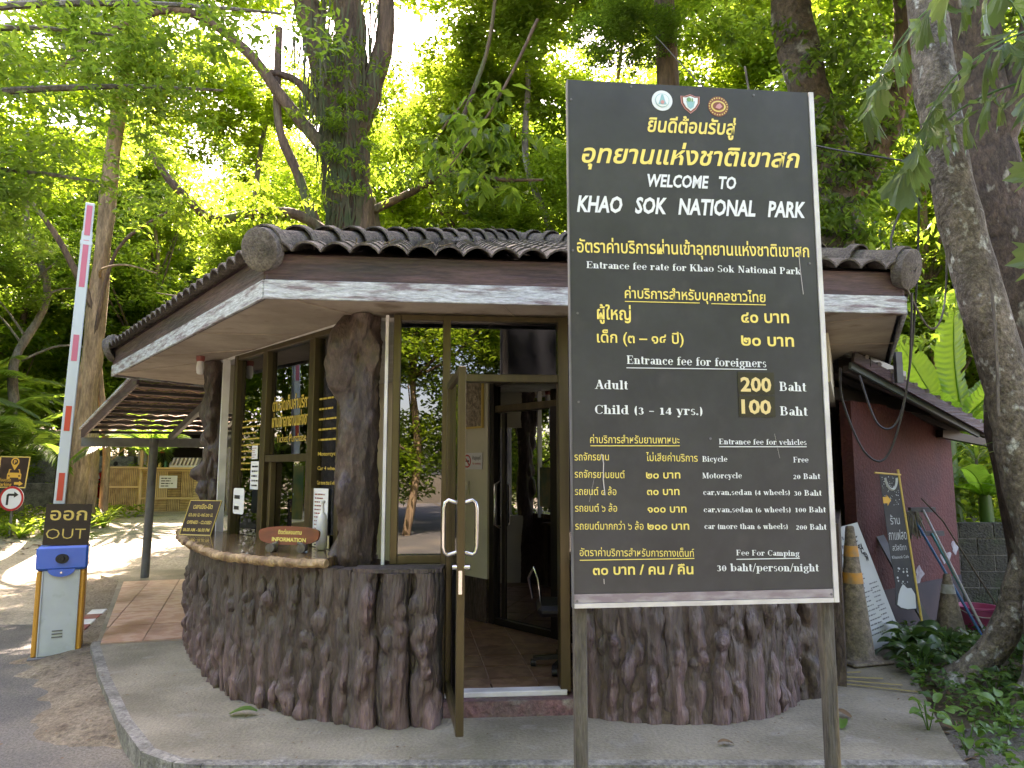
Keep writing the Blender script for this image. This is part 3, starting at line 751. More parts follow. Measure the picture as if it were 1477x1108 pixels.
for s_ in (1, -1):
    c = H0 + (H1 - H0) * .93; pts = []
    for (o_, z) in ((.0, 1.42), (.05, 1.435), (.068, 1.42), (.075, 1.39), (.075, 1.17), (.068, 1.14), (.05, 1.125), (.0, 1.14)):
        w = c + nn * s_ * (o_ + .02); pts.append((w.x, w.y, z))
    MB().tube(pts, .012, 10).build('pull_handle', m_steel, door, True)
c = H1 - dd * -.004
MB().box((c.x - .003, c.y - .003, .98), (.02, .006, .13), 0).build('lock_plate', m_steel, door)
MB().tube([(c.x - .05, c.y + .02, 1.06), (c.x + .05, c.y + .02, 1.06)], .014, 10).build('lock_cylinder', m_steel, door, True)

# ------------------------------------------------------------------ fee sign board
SO = Vector((0.2679, 3.2191, 1.016)); SX = Vector((.99424, .10709, .00331)); SY = Vector((-.0025, -.0075, 1.)); SN = SX.cross(SY)
def sp(x, y, z=0): return SO + SX * x + SY * y + SN * z
sign = root('fee_sign', (.86, 3.3, -.12), 'tall black park entrance fee board with yellow and white lettering in front of the hut', 'sign')
m_panel = mat('glossy_black_panel', (.03, .032, .037), .36, col2=(.038, .041, .045), scale=2, spec=.4, col3=(.05, .048, .052), scale3=9, mix3=(.55, .9), bump=.02, bscale=3, grain=.12)
m_worn = mat('worn_purple_paint', (.2, .16, .18), .6, col2=(.3, .28, .29), scale=12, stretch=(1, 1, 3))
m_frame = mat('white_aluminium_frame', (.55, .56, .56), .4, metal=.2, col2=(.42, .42, .42), scale=7)
MB().plate([(.0, .06), (1.175, .06), (1.175, 2.398), (.0, 2.398)], sp(0, 0, 0), SX, SY, .03).build('sign_panel', m_panel, sign)
MB().plate([(.0, .022), (1.175, .022), (1.175, .058), (.0, .058)], sp(0, 0, .002), SX, SY, .03).build('bottom_strip', m_worn, sign)
MB().plate([(1.177, .0), (1.2, .0), (1.2, 2.398), (1.177, 2.398)], sp(0, 0, .006), SX, SY, .04).build('frame_edge', m_frame, sign)
MB().plate([(.0, .0), (1.175, .0), (1.175, .02), (.0, .02)], sp(0, 0, .006), SX, SY, .04).build('frame_edge', m_frame, sign)
MB().plate([(-.006, .0), (-.002, .0), (-.002, 2.398), (-.006, 2.398)], sp(0, 0, .006), SX, SY, .04).build('frame_edge', m_pgrey, sign)
m_post = mat('wooden_sign_post', (.055, .05, .04), .8, col2=(.085, .075, .058), scale=5, bump=.6, bscale=40, stretch=(1, 1, .15), col3=(.2, .13, .05), scale3=2.5, mix3=(.6, .75))
for x in (.035, 1.17):
    p = sp(x, 0, -.065); MB().box((p.x, p.y, .7), (.055, .055, 1.64), R(6), bev=.006).build('post', m_post, sign)
    p = sp(x, 0, -.065); MB().box((p.x, p.y, 2.4), (.055, .055, 1.76), R(6), bev=.006).build('back_post', m_post, sign)
TXT = [(0.374,2.162,0.807,2.166,0.058,'ยินดีต้อนรับสู่','y',.02,.2),(0.059,1.999,1.117,2.018,0.074,'อุทยานแห่งชาติเขาสก','y',.018,.25),(0.368,1.896,0.796,1.899,0.060,'WELCOME   TO','w',.03,.2),(0.033,1.764,1.133,1.773,0.076,'KHAO   SOK   NATIONAL   PARK','w',.032,.2),
(0.031,1.572,1.140,1.581,0.049,'อัตราค่าบริการผ่านเข้าอุทยานแห่งชาติเขาสก','y',.012,0),(0.074,1.499,1.095,1.496,0.032,'Entrance fee rate for Khao Sok National Park','s',.02,0),(0.249,1.365,0.916,1.360,0.039,'ค่าบริการสำหรับบุคคลชาวไทย','y',.012,0),(0.119,1.266,0.275,1.263,0.048,'ผู้ใหญ่','y',.015,0),
(0.795,1.263,1.026,1.264,0.046,'๔๐ บาท','y',.02,0),(0.117,1.159,0.519,1.158,0.041,'เด็ก (๓ – ๑๔ ปี)','y',.012,0),(0.791,1.156,1.045,1.154,0.045,'๒๐ บาท','y',.02,0),(0.252,1.063,0.906,1.055,0.038,'Entrance fee for foreigners','s',.02,0),
(0.104,0.949,0.256,0.947,0.040,'Adult','s',.02,0),(0.103,0.837,0.596,0.834,0.040,'Child (3 – 14 yrs.)','s',.02,0),(0.779,0.945,0.925,0.943,0.064,'200','g',.03,0),(0.779,0.844,0.920,0.841,0.063,'100','g',.03,0),(0.965,0.947,1.095,0.945,0.042,'Baht','s',.02,0),(0.963,0.835,1.096,0.833,0.041,'Baht','s',.02,0),
(0.079,0.708,0.486,0.706,0.028,'ค่าบริการสำหรับยานพาหนะ','y',.0,0),(0.669,0.703,1.082,0.700,0.025,'Entrance fee for vehicles','s',.015,0),(0.008,0.632,0.162,0.632,0.027,'รถจักรยาน','y',.0,0),(0.331,0.629,0.567,0.625,0.028,'ไม่เสียค่าบริการ','y',.0,0),(0.589,0.625,0.705,0.625,0.025,'Bicycle','s',.015,0),(1.016,0.621,1.088,0.621,0.025,'Free','s',.015,0),
(0.008,0.557,0.232,0.553,0.027,'รถจักรยานยนต์','y',.0,0),(0.329,0.552,0.485,0.552,0.027,'๒๐ บาท','y',.015,0),(0.587,0.551,0.770,0.551,0.025,'Motorcycle','s',.015,0),(1.012,0.546,1.141,0.546,0.025,'20 Baht','s',.015,0),(0.008,0.482,0.193,0.480,0.027,'รถยนต์ ๔ ล้อ','y',.0,0),(0.331,0.480,0.479,0.479,0.027,'๓๐ บาท','y',.015,0),
(0.588,0.478,0.992,0.475,0.024,'car,van,sedan (4 wheels)','s',.015,0),(1.012,0.472,1.144,0.471,0.025,'30 Baht','s',.015,0),(0.008,0.410,0.195,0.408,0.027,'รถยนต์ ๖ ล้อ','y',.0,0),(0.332,0.404,0.509,0.402,0.027,'๑๐๐ บาท','y',.015,0),(0.588,0.402,0.992,0.398,0.024,'car,van,sedan (6 wheels)','s',.015,0),(1.015,0.398,1.16,0.396,0.025,'100 Baht','s',.015,0),
(0.008,0.333,0.312,0.329,0.027,'รถยนต์มากกว่า ๖ ล้อ','y',.0,0),(0.330,0.329,0.519,0.327,0.027,'๒๐๐ บาท','y',.015,0),(0.589,0.329,0.975,0.324,0.024,'car (more than 6 wheels)','s',.015,0),(1.014,0.321,1.159,0.319,0.025,'200 Baht','s',.015,0),(0.026,0.220,0.538,0.209,0.027,'อัตราค่าบริการสำหรับการกางเต็นท์','y',.0,0),
(0.083,0.140,0.532,0.135,0.035,'๓๐ บาท / คน / คืน','y',.02,0),(0.731,0.212,1.025,0.205,0.024,'Fee For Camping','s',.015,0),(0.640,0.145,1.113,0.136,0.033,'30 baht/person/night','s',.02,0)]
m_numlet = mat('gold_number', (.62, .5, .22), .45)
def splate(x0, y0, x1, y1, lift, m, name):
    return MB().plate([(x0, y0), (x1, y0), (x1, y1), (x0, y1)], sp(0, 0, lift), SX, SY, .002).build(name, m, sign)
m_patch = mat('dark_sticker', (.02, .018, .01), .35)
splate(.768, .93, .94, 1.03, .0035, m_patch, 'price_sticker'); splate(.768, .828, .94, .922, .0035, m_patch, 'price_sticker')
for x0, y0, x1, y1, h, t, k, b, sh in TXT:
    m = {'y': m_yel, 'w': m_wlet, 's': m_wlet, 'g': m_numlet}[k]
    letter(t, (x0, y0, x1, y1, h), sign, SO, SX, SY, m, b, sh, serif=(k == 's'), lift=.005 if k == 'g' else .002, name='number' if k == 'g' else 'lettering')
for x0, x1, y, m in ((.249, .6, 1.347, m_yel), (.655, .916, 1.345, m_yel), (.25, .908, 1.043, m_wlet), (.08, .486, .694, m_yel), (.669, 1.082, .69, m_wlet), (.026, .538, .2, m_yel), (.731, 1.025, .193, m_wlet)):
    splate(x0, y, x1, y + .0035, .003, m, 'underline')
# three round emblems, rivets, scratches
def disc(c, r, n=28): return [(c[0] + r * math.cos(2 * math.pi * i / n), c[1] + r * math.sin(2 * math.pi * i / n)) for i in range(n)]
def emb(poly, lift, m, name='emblem'): return MB().plate(poly, sp(0, 0, lift), SX, SY, .0015).build(name, m, sign)
m_em1 = mat('emblem_pale', (.6, .68, .7), .5); m_em2 = mat('emblem_teal', (.2, .42, .45), .5); m_em3 = mat('emblem_rose', (.5, .25, .25), .5); m_em4 = mat('emblem_gold', (.6, .5, .15), .5); m_em5 = mat('emblem_brown', (.2, .07, .04), .5); m_em6 = mat('emblem_green', (.12, .3, .12), .5)
c1, c2, c3 = (.448, 2.318), (.585, 2.312), (.722, 2.303)
emb(disc(c1, .05), .002, m_em1); emb(disc(c1, .034), .004, m_em2); emb(disc(c1, .031), .0055, m_em1)
emb([(c1[0] - .02, c1[1] - .02), (c1[0] + .02, c1[1] - .02), (c1[0] + .012, c1[1] + .0), (c1[0] + .004, c1[1] + .028), (c1[0] - .004, c1[1] + .028), (c1[0] - .012, c1[1])], .007, m_em2)
emb(disc((c1[0], c1[1] - .01), .009, 12), .0085, m_em3)
def shield(c, k): return [(c[0] + x * k, c[1] + y * k) for x, y in ((-1, .75), (-.6, .72), (0, .95), (.6, .72), (1, .75), (.95, 0), (.6, -.6), (0, -1.1), (-.6, -.6), (-.95, 0))]
emb(shield(c2, .047), .002, m_em3); emb(shield(c2, .043), .0035, m_em5); emb(shield(c2, .036), .005, m_em1)
emb([(c2[0] - .02, c2[1] + .008), (c2[0] + .022, c2[1] + .008), (c2[0] + .014, c2[1] - .02), (c2[0], c2[1] - .03), (c2[0] - .014, c2[1] - .02)], .0065, m_em2)
emb(disc((c2[0] - .008, c2[1] + .016), .011, 12), .0075, m_em6); emb([(c2[0] + .006, c2[1] + .006), (c2[0] + .012, c2[1] + .006), (c2[0] + .012, c2[1] + .022), (c2[0] + .006, c2[1] + .022)], .008, m_em6)
emb(disc(c3, .05), .002, m_em5); 
for i in range(22):
    t = 2 * math.pi * i / 22; emb(disc((c3[0] + .044 * math.cos(t), c3[1] + .042 * math.sin(t)), .0035, 5), .0035, m_em4, 'emblem_mark')
emb([(c3[0] + .036 * math.cos(t), c3[1] + .028 * math.sin(t)) for t in np.linspace(0, 6.1, 22)], .0035, m_em4); emb([(c3[0] + .028 * math.cos(t), c3[1] + .021 * math.sin(t)) for t in np.linspace(0, 6.1, 22)], .005, m_em5)
emb([(c3[0] - .016, c3[1] - .008), (c3[0] + .004, c3[1] - .014), (c3[0] + .018, c3[1] - .002), (c3[0] + .006, c3[1] + .014), (c3[0] - .008, c3[1] + .006)], .0065, m_em3)
for i, (x, y) in enumerate([(.012, 1.58), (.03, 1.29), (.03, .89), (.016, .5), (.63, .728), (1.14, 1.55), (.012, .03), (1.165, .035), (.012, 2.3), (.3, 2.38), (.9, 2.37)]):
    p = sp(x, y, 0); q = sp(x, y, .004); MB().tube([p, q], .0055, 8).build('rivet', m_pgrey, sign)
m_scr = mat('scratch', (.45, .43, .42), .7)
for path, w in (([(.128, .66), (.137, .62), (.134, .55), (.141, .48)], .004), ([(1.085, 1.62), (1.092, 1.5), (1.1, 1.4)], .0025), ([(.13, .122), (.131, .1)], .003), ([(.93, .75), (.95, .64)], .001), ([(.1, .58), (.07, .45)], .0008)):
    mb = MB()
    for a_, b_ in zip(path[:-1], path[1:]):
        mb.add([sp(a_[0] - w / 2, a_[1], .006), sp(a_[0] + w / 2, a_[1], .006), sp(b_[0] + w / 2, b_[1], .006), sp(b_[0] - w / 2, b_[1], .006)], [(0, 1, 2, 3)])
    mb.build('scratch', m_scr, sign)

# ------------------------------------------------------------------ things on the counter and in the ticket window
m_brown = mat('brown_sign_board', (.03, .014, .01), .45, col2=(.07, .035, .025), scale=3)
hs = root('opening_hours_sign', (-2.72, 6.75, 1.03), 'brown opening hours board with gold lettering standing on the counter left end', 'sign')
hx, hy = Vector((.93, -.30, .0)).normalized(), Vector((.12, .12, .97)).normalized()
O = Vector((-3.03, 6.75, 1.03))
MB().plate([(0, 0), (.34, 0), (.38, .31), (.04, .31)], O, hx, hy, .012).build('board', m_brown, hs)
edge = MB()
for a_, b_ in zip([(0, 0), (.34, 0), (.38, .31), (.04, .31)], [(.34, 0), (.38, .31), (.04, .31), (0, 0)]):
    edge.tube([O + hx * a_[0] + hy * a_[1], O + hx * b_[0] + hy * b_[1]], .004, 5)
edge.build('edge_line', m_gold, hs)
letter('เวลาเปิด-ปิด', (.09, .235, .3, .235, .035), hs, O, hx, hy, m_gold, .02)
letter('๐๖.๐๐ น.-๑๘.๐๐ น.', (.055, .165, .325, .165, .032), hs, O, hx, hy, m_gold, .01)
letter('OPENED - CLOSED', (.055, .098, .325, .098, .03), hs, O, hx, hy, m_gold, .02, .15)
letter('06.00 AM - 06.00 PM', (.03, .03, .32, .03, .03), hs, O, hx, hy, m_gold, .02)
MB().beam(O + hx * .05 + Vector((.0, .12, .005)), O + hx * .05 + hy * .2 + Vector((0, .0, -.01)), .01, .01).build('prop', m_black, hs)
MB().beam(O + hx * .3 + Vector((.0, .12, .005)), O + hx * .3 + hy * .2 + Vector((0, .0, -.01)), .01, .01).build('prop', m_black, hs)

ino = root('information_sign', (-1.6, 5.27, 1.03), 'reddish oval wooden INFORMATION sign on two log feet standing on the counter', 'sign')
m_redwood = mat('red_wood', (.2, .035, .014), .35, col2=(.12, .022, .01), scale=4, coat=.2, stretch=(1, 1, 4))
ix, iy = Vector((.985, -.17, 0)).normalized(), Vector((.0, .1, 1)).normalized(); IO = Vector((-1.83, 5.33, 1.06))
ol = [(.23 * math.cos(t) * (1 + .04 * math.sin(3 * t)) + .235, .066 * math.copysign(abs(math.sin(t)) ** .55, math.sin(t)) + .085) for t in np.linspace(0, 2 * math.pi, 40, endpoint=False)]
MB().plate(ol, IO, ix, iy, .025).build('board', m_redwood, ino)
letter('ติดต่อสอบถาม', (.155, .095, .335, .093, .024), ino, IO, ix, iy, m_yel, .02, lift=.002)
letter('INFORMATION'.replace('I', 'I'), (.11, .045, .37, .04, .028), ino, IO, ix, iy, m_yel, .03, lift=.002)
for x in (.115, .35):
    p = IO + ix * x
    MB().tube([p + Vector((-.0, -.055, -.0)), p + Vector((.0, .05, -.0))], [.031, .03], 12).build('log_foot', m_bark, ino, True)
MB().tube([IO + ix * .115 + Vector((0, 0, .02)), IO + ix * .16 + Vector((0, -.01, .035))], .012, 6).build('bracket', m_bark, ino)
MB().tube([IO + ix * .35 + Vector((0, 0, .02)), IO + ix * .31 + Vector((0, -.01, .035))], .012, 6).build('bracket', m_bark, ino)

# gold lettering on the panes
wx = Vector((WB[0] - WA[0], WB[1] - WA[1], 0)).normalized(); wy = Vector((0, 0, 1)); WO = Vector((*WA, 0)); LW = (Vector(WB) - Vector(WA)).length
m_goldw = mat('gold_window_lettering', (.6, .42, .07), .45)
def wlet(t, t0, t1, z, h, b=.02): return letter(t, (t0 * LW, z, t1 * LW, z, h), hut, WO, wx, wy, m_goldw, b, lift=.006)
wlet('ด่านจัดเก็บค่าบริการ', .452, .788, 2.12, .085); wlet('ผ่านเข้าอุทยานแห่งชาติ', .452, .788, 1.98, .085); wlet('Ticket Purchase', .5, .75, 1.845, .07, .0)
def wscr(t0, t1, z0, h, n, seed, m=m_goldw):
    mb = MB(); scribble(mb, WO, wx, wy, t0 * LW, z0, (t1 - t0) * LW, h, n, .006, seed, th=.014); mb.build('small_print', m, hut)
wscr(.16, .375, 1.6, .5, 9, 3)
for i, t in enumerate(['Motorcycle', 'Car 4 wheels', 'Car more than 6 wheels']):
    wlet(t, .845, .995, 1.72 - i * .11, .03, .01)
wscr(.845, 1.0, 1.82, .4, 5, 5)
# notices taped on the glass
def notice(name, t0, t1, z0, z1, label, m=m_paper, off=.012, lines=6, heading=None, rnd=False, lcol=None, o=WO, x=wx):
    w, h = (t1 - t0) * LW, z1 - z0
    O = o + x * (t0 * LW) + Vector((0, 0, z0)) + x.cross(wy) * off
    t = root(name, tuple(O), label, 'notice' if name != 'bottle' else 'bottle')
    if rnd:
        r = .03; poly = [(cx + r * math.cos(R(a_)), cy + r * math.sin(R(a_))) for cx, cy, s_ in ((w - r, h - r, 0), (r, h - r, 90), (r, r, 180), (w - r, r, 270)) for a_ in range(s_, s_ + 91, 15)]
    else: poly = [(0, 0), (w, 0), (w, h), (0, h)]
    MB().plate(poly, O, x, wy, .003).build('sheet', m, t)
    mb = MB(); scribble(mb, O, x, wy, w * .12, h * .08, w * .76, h * .84, lines, .003, hash(label) % 97, th=h / lines * .28); mb.build('print', lcol or m_blet, t)
    return t
notice('paper_notice', .27, .385, 1.44, 1.69, 'white printed paper notice taped inside the left pane of the ticket window', lines=5)
notice('paper_notice', .275, .33, 1.71, 1.83, 'small white and red card taped above the larger paper notice', lines=5, lcol=m_red)
MB
t = notice('hand_rest_card', .19, .30, 1.22, 1.45, 'rounded white card with a paper clip drawing standing behind the opening hours board', rnd=True, off=.09, lines=2)
notice('paper_notice', .835, .94, 1.13, 1.47, 'white and pink price sheet taped in the right pane above yellow paper', lines=10, lcol=m_red, off=.02)
notice('paper_notice', .84, .96, 1.03, 1.125, 'cream coloured note stuck beneath the white and pink price sheet', m=mat('cream_paper', (.7, .6, .35), .7), lines=3, off=.025)
notice('paper_notice', .79, .835, 1.03, 1.17, 'pale blue slip stuck on the window post beside the cream note', m=mat('blue_paper', (.4, .6, .65), .7), lines=4, off=.06)
bt = root('sanitizer_bottle', (-1.37, 5.4, 1.03), 'white plastic pump bottle standing on the counter against the big column', 'bottle')
MB().lathe([(.03, 0), (.04, .01), (.042, .2), (.03, .25), (.014, .27), (.014, .3)], (-1.395, 5.43, 1.03), 16).build('bottle_body', m_white, bt, True)
MB().lathe([(.012, .3), (.012, .335), (.02, .34), (.02, .355)], (-1.395, 5.43, 1.03), 10).build('pump', m_white, bt, True)
# inside the booth
pst = root('pink_poster', (-1.55, 6.3, 1.3), 'pink poster with black lettering hanging inside behind the ticket window', 'poster')
PO = Vector((-1.86, 6.6, 1.27)); pxv = Vector((.9, -.43, 0)).normalized()
MB().plate([(0, 0), (.5, 0), (.5, .5), (0, .5)], PO, pxv, wy, .006).build('sheet', mat('pink_paper', (.62, .38, .38), .7), pst)
letter('YOUR', (.02, .39, .42, .39, .075), pst, PO, pxv, wy, m_blet, .03); letter('ใบ', (.1, .2, .26, .2, .11), pst, PO, pxv, wy, m_blet, .02)
mb = MB(); scribble(mb, PO, pxv, wy, .08, .03, .34, .13, 2, .003, 4, th=.02); mb.build('print', m_blet, pst)
gp = root('display_board', (-2.2, 7.0, 1.2), 'green and yellow picture board standing inside the booth left of the pink poster', 'poster')
GO = Vector((-2.35, 7.1, 1.15)); MB().plate([(0, 0), (.42, 0), (.42, .5), (0, .5)], GO, pxv, wy, .01).build('sheet', mat('green_print', (.1, .22, .12), .5, col2=(.35, .33, .12), scale=5), gp)
mb = MB(); scribble(mb, GO, pxv, wy, .04, .05, .34, .4, 5, .003, 9, th=.02); mb.build('print', m_wlet, gp)
# ceiling lamp (lit) inside
lamp = root('ceiling_lamp', (-1.75, 6.75, 2.66), 'round lit white lamp on the ceiling inside the ticket booth', 'lamp')
MB().lathe([(.11, 0), (.12, .01), (.12, .035)], (-1.75, 6.75, 2.655), 24).build('lamp_rim', m_white, lamp, True)
MB().lathe([(.06, -.008), (.1, .0), (.1, .004)], (-1.75, 6.75, 2.654), 24).build('lamp_glass', mat('lamp_glow', (.8, .8, .8), emit=(1, .97, .9, 3.)), lamp, True)
# chair / clerk equipment
off = root('office_chair', (.42, 5.75, .12), 'dark office chair whose castors show inside beyond the open door', 'chair')
MB().lathe([(.03, .1), (.03, .42)], (.42, 5.75, .12), 10).build('gas_post', m_black, off, True)
MB().box((.42, 5.75, .57), (.46, .46, .08), bev=.03).build('seat', m_black, off); MB().box((.55, 5.95, .9), (.4, .06, .5), R(-30), bev=.03).build('backrest', m_black, off)
for k in range(5):
    a_ = k * 1.257 + .5; c = (.42 + .26 * math.cos(a_), 5.75 + .26 * math.sin(a_))
    MB().beam((.42, 5.75, .21), (*c, .18), .04, .03).build('chair_leg', m_black, off)
    MB().tube([(c[0] - .02, c[1], .147), (c[0] + .02, c[1], .147)], .027, 12).build('castor', m_black, off, True)
MB().tube([(.16, 5.85, .62), (.13, 5.8, .78), (.17, 5.75, .86), (.2, 5.72, .78), (.22, 5.75, .6)], .013, 8).build('armrest', m_steel, off, True)
dk = root('counter_desk', (-1.7, 6.1, .12), 'desk inside the booth behind the ticket window with papers on it', 'desk')
MB().beam((-2.5, 6.95, .93), (-1.2, 5.75, .93), .4, .03).build('desk_top', m_wood, dk); 
for p in ((-2.5, 7.05), (-1.15, 5.9)): MB().box((*p, .52), (.05, .05, .8)).build('leg', m_wood, dk)
for i, (x, y, w, h, c, l) in enumerate([(-1.95, 6.12, .2, .08, (.05, .12, .45), 'blue box lying on the desk behind the ticket window'), (-1.72, 5.98, .16, .07, (.55, .3, .12), 'orange box lying on the desk behind the ticket window'), (-1.55, 5.85, .2, .05, (.6, .65, .65), 'stack of white paper lying on the desk behind the ticket window')]):
    tag(MB().box((x, y, .945 + h / 2), (w, .14, h), R(-48), bev=.004).build('box' if i < 2 else 'paper_stack', mat('box%d' % i, c, .5), origin=(x, y, .945)), l, 'box' if i < 2 else 'paper')
# wall items past the door: relief picture, no smoking sign, switch
pn = Vector((.0, 0, 0)); pA, pB = Vector((-.955, 8.345, 0)), Vector((-.2, 7.42, 0)); qx = (pB - pA).normalized(); qn = Vector((qx.y, -qx.x, 0))
def onp(t, z, l=.064): return pA + qx * t + qn * l + Vector((0, 0, z))
pic = root('relief_picture', tuple(onp(.95, 2.3)), 'framed brown relief picture of seated figures on the wall inside the door', 'picture')
MB().plate([(0, 0), (.36, 0), (.36, .5), (0, .5)], onp(.78, 2.04, .09), qx, wy, .02).build('frame', m_gold, pic)
MB().plate([(.02, .02), (.34, .02), (.34, .48), (.02, .48)], onp(.78, 2.04, .094), qx, wy, .02).build('relief', mat('relief', (.2, .15, .1), .5, col2=(.4, .33, .24), scale=22, bump=1, bscale=30), pic)
ns = root('no_smoking_sign', tuple(onp(.9, 1.7)), 'white no smoking sign with a red ring on the wall inside the door', 'sign')
NO = onp(.78, 1.62, .075); MB().plate([(0, 0), (.34, 0), (.34, .17), (0, .17)], NO, qx, wy, .006).build('plate', m_paper, ns)
def ringp(c, r0, r1, O, X, Y, lift, n=24):
    mb = MB(); X, Y = Vector(X), Vector(Y); Z = X.cross(Y)
    for i in range(n):
        q = []
        for t, r in ((i, r1), (i + 1, r1), (i + 1, r0), (i, r0)):
            a_ = 2 * math.pi * t / n; q.append(O + X * (c[0] + r * math.cos(a_)) + Y * (c[1] + r * math.sin(a_)) + Z * lift)
        mb.add(q, [(0, 1, 2, 3)])
    return mb
m_signred = mat('sign_red', (.5, .03, .025), .5)
ringp((.085, .085), .052, .068, NO, qx, wy, .002).build('red_ring', m_signred, ns)
MB().plate([(.04, .125), (.05, .135), (.13, .045), (.12, .035)], NO, qx, wy, -.003).build('bar', m_signred, ns)
MB().plate([(.045, .078), (.12, .078), (.12, .094), (.045, .094)], NO, qx, wy, -.002).build('cigarette', m_blet, ns)
letter('ห้ามสูบบุหรี่', (.18, .1, .32, .1, .03), ns, NO, qx, wy, m_blet, .01); letter('No smoking', (.18, .05, .32, .05, .022), ns, NO, qx, wy, m_signred, .01)
sw = root('switch_plate', tuple(onp(.8, 1.4)), 'cream switch plate on the wall under the no smoking sign', 'switch')
MB().plate([(0, 0), (.1, 0), (.1, .14), (0, .14)], onp(.79, 1.36, .075), qx, wy, .01).build('plate', m_wallin, sw)
for k in (0, 1): MB().plate([(.02 + .035 * k, .05), (.045 + .035 * k, .05), (.045 + .035 * k, .09), (.02 + .035 * k, .09)], onp(.79, 1.36, .082), qx, wy, .006).build('button', m_white, sw)
# bulb under the left soffit
bl = root('soffit_bulb', (-2.98, 6.6, 2.62), 'white bulb in a small socket under the left soffit beside the thin column', 'lamp')
MB().lathe([(.035, .04), (.04, .06), (.04, .09)], (-3.05, 7.05, 2.63), 14).build('socket', m_red, bl, True)
MB().lathe([(.018, -.09), (.032, -.075), (.036, -.02), (.03, .03), (.022, .045)], (-3.05, 7.05, 2.63), 14).build('bulb', m_white, bl, True)

# ------------------------------------------------------------------ barrier gate
bar = root('barrier_gate', (-4.28, 7.1, -.11), 'white barrier gate cabinet with blue cap, orange corners and raised red striped arm', 'barrier')
m_cab = mat('cabinet_white', (.5, .54, .56), .4, col2=(.42, .46, .47), scale=4, col3=(.3, .33, .3), scale3=6, mix3=(.6, .8)); m_or = mat('orange_strip', (.6, .28, .04), .45); m_blue = mat('blue_cap', (.015, .12, .55), .3, coat=.3)
bz = -.115; BR = R(27)
def bw(x, y, z): v = Matrix.Rotation(BR, 3, 'Z') @ Vector((x, y, 0)); return Vector((-4.28 + v.x, 7.1 + v.y, z))
bx_ = (math.cos(BR), math.sin(BR), 0)
def bb(x, y, z, dx, dy, dz, name, m, bev=.006):
    v = Matrix.Rotation(BR, 3, 'Z') @ Vector((x, y, 0)); return MB().box((-4.28 + v.x, 7.1 + v.y, bz + z), (dx, dy, dz), BR, bev=bev).build(name, m, bar)
bb(0, 0, .01, .44, .36, .03, 'base_plate', m_pgrey); bb(0, 0, .41, .30, .3, .78, 'cabinet', m_cab, .012)
for s_ in (-1, 1): bb(s_ * .175, -.0, .41, .045, .3, .78, 'corner_strip', m_or, .015); bb(s_ * .147, -.155, .41, .012, .012, .77, 'edge_bead', m_cab, .003)
bb(0, 0, .91, .42, .34, .22, 'cap', m_blue, .02)
MB().plate([(.11 * math.cos(t), .07 * math.sin(t)) for t in np.linspace(math.pi, 2 * math.pi, 18)], bw(0, -.176, bz + .81), bx_, (0, 0, 1), .01).build('cap_lip', m_blue, bar)
MB().tube([bw(0, -.16, bz + .905), bw(0, -.195, bz + .905)], [.058, .05], 20, sq=.8).build('lens', m_black, bar, True); MB().tube([bw(0, -.19, bz + .905), bw(0, -.205, bz + .905)], [.026, .02], 14).build('lens_hood', m_black, bar, True)
MB().tube([bw(0, -.17, bz + .78), bw(0, -.19, bz + .78)], .01, 10).build('lock', m_steel, bar, True)
for k in range(3): MB().box(bw(0, -.153, bz + .25 - k * .028), (.085, .008, .01), BR).build('vent_slot', m_pgrey, bar)
# arm
b0, b1 = Vector((-4.34, 7.05, 1.0)), Vector((-4.28, 7.12, 4.3))
ax_ = (b1 - b0).normalized()
m_arm = mat('arm_white', (.5, .56, .58), .35, metal=.1)
MB().beam(b0, b0 + ax_ * 3.0, .05, .095, up=bx_, bev=.006).build('arm', m_arm, bar)
MB().beam(b0 + ax_ * 2.88, b1, .042, .082, up=bx_, bev=.005).build('arm_extension', m_arm, bar)
m_pink = mat('faded_pink_sticker', (.55, .14, .2), .4); m_rs = mat('red_sticker', (.55, .06, .03), .4)
for k, (z0, z1, m) in enumerate([(1.32, 1.58, m_rs), (1.98, 2.22, m_rs), (2.66, 2.92, m_pink), (3.4, 3.88, m_pink), (3.93, 4.24, m_pink)]):
    t0, t1 = (z0 - 1) / 3.27, (z1 - 1) / 3.27
    o_ = Vector((.012, -.024, 0)); MB().beam(b0 + (b1 - b0) * t0 + o_, b0 + (b1 - b0) * t1 + o_, .004, .05, up=bx_).build('reflective_sticker', m, bar)
MB().beam(b0 + ax_ * 2.86, b0 + ax_ * 2.9, .058, .104, up=bx_).build('arm_joint', m_arm, bar)
MB().box((-4.35, 7.09, 1.0), (.12, .1, .2), bev=.02).build('arm_clamp', m_pgrey, bar)
out = root('out_sign', (-4.22, 6.86, .92), 'black OUT sign with gold Thai and English letters on top of the barrier cabinet', 'sign')
ox = Vector((.9, .43, -.03)).normalized(); oy = Vector((.03, 0, 1)).normalized(); OO = bw(-.17, -.14, .915)
MB().plate([(0, 0), (.375, 0), (.375, .385), (0, .385)], OO, ox, oy, .012).build('board', mat('black_acrylic', (.01, .009, .007), .25, spec=.35), out)
letter('ออก', (.04, .235, .34, .235, .095), out, OO, ox, oy, m_gold, .012); letter('OUT', (.02, .06, .34, .06, .1), out, OO, ox, oy, m_gold, -.01)
MB().beam(OO + ox * .19 + Vector((-.03, .06, -.02)), OO + ox * .19 + oy * .2 + Vector((-.03, .06, 0)), .04, .02).build('bracket', m_pgrey, out)

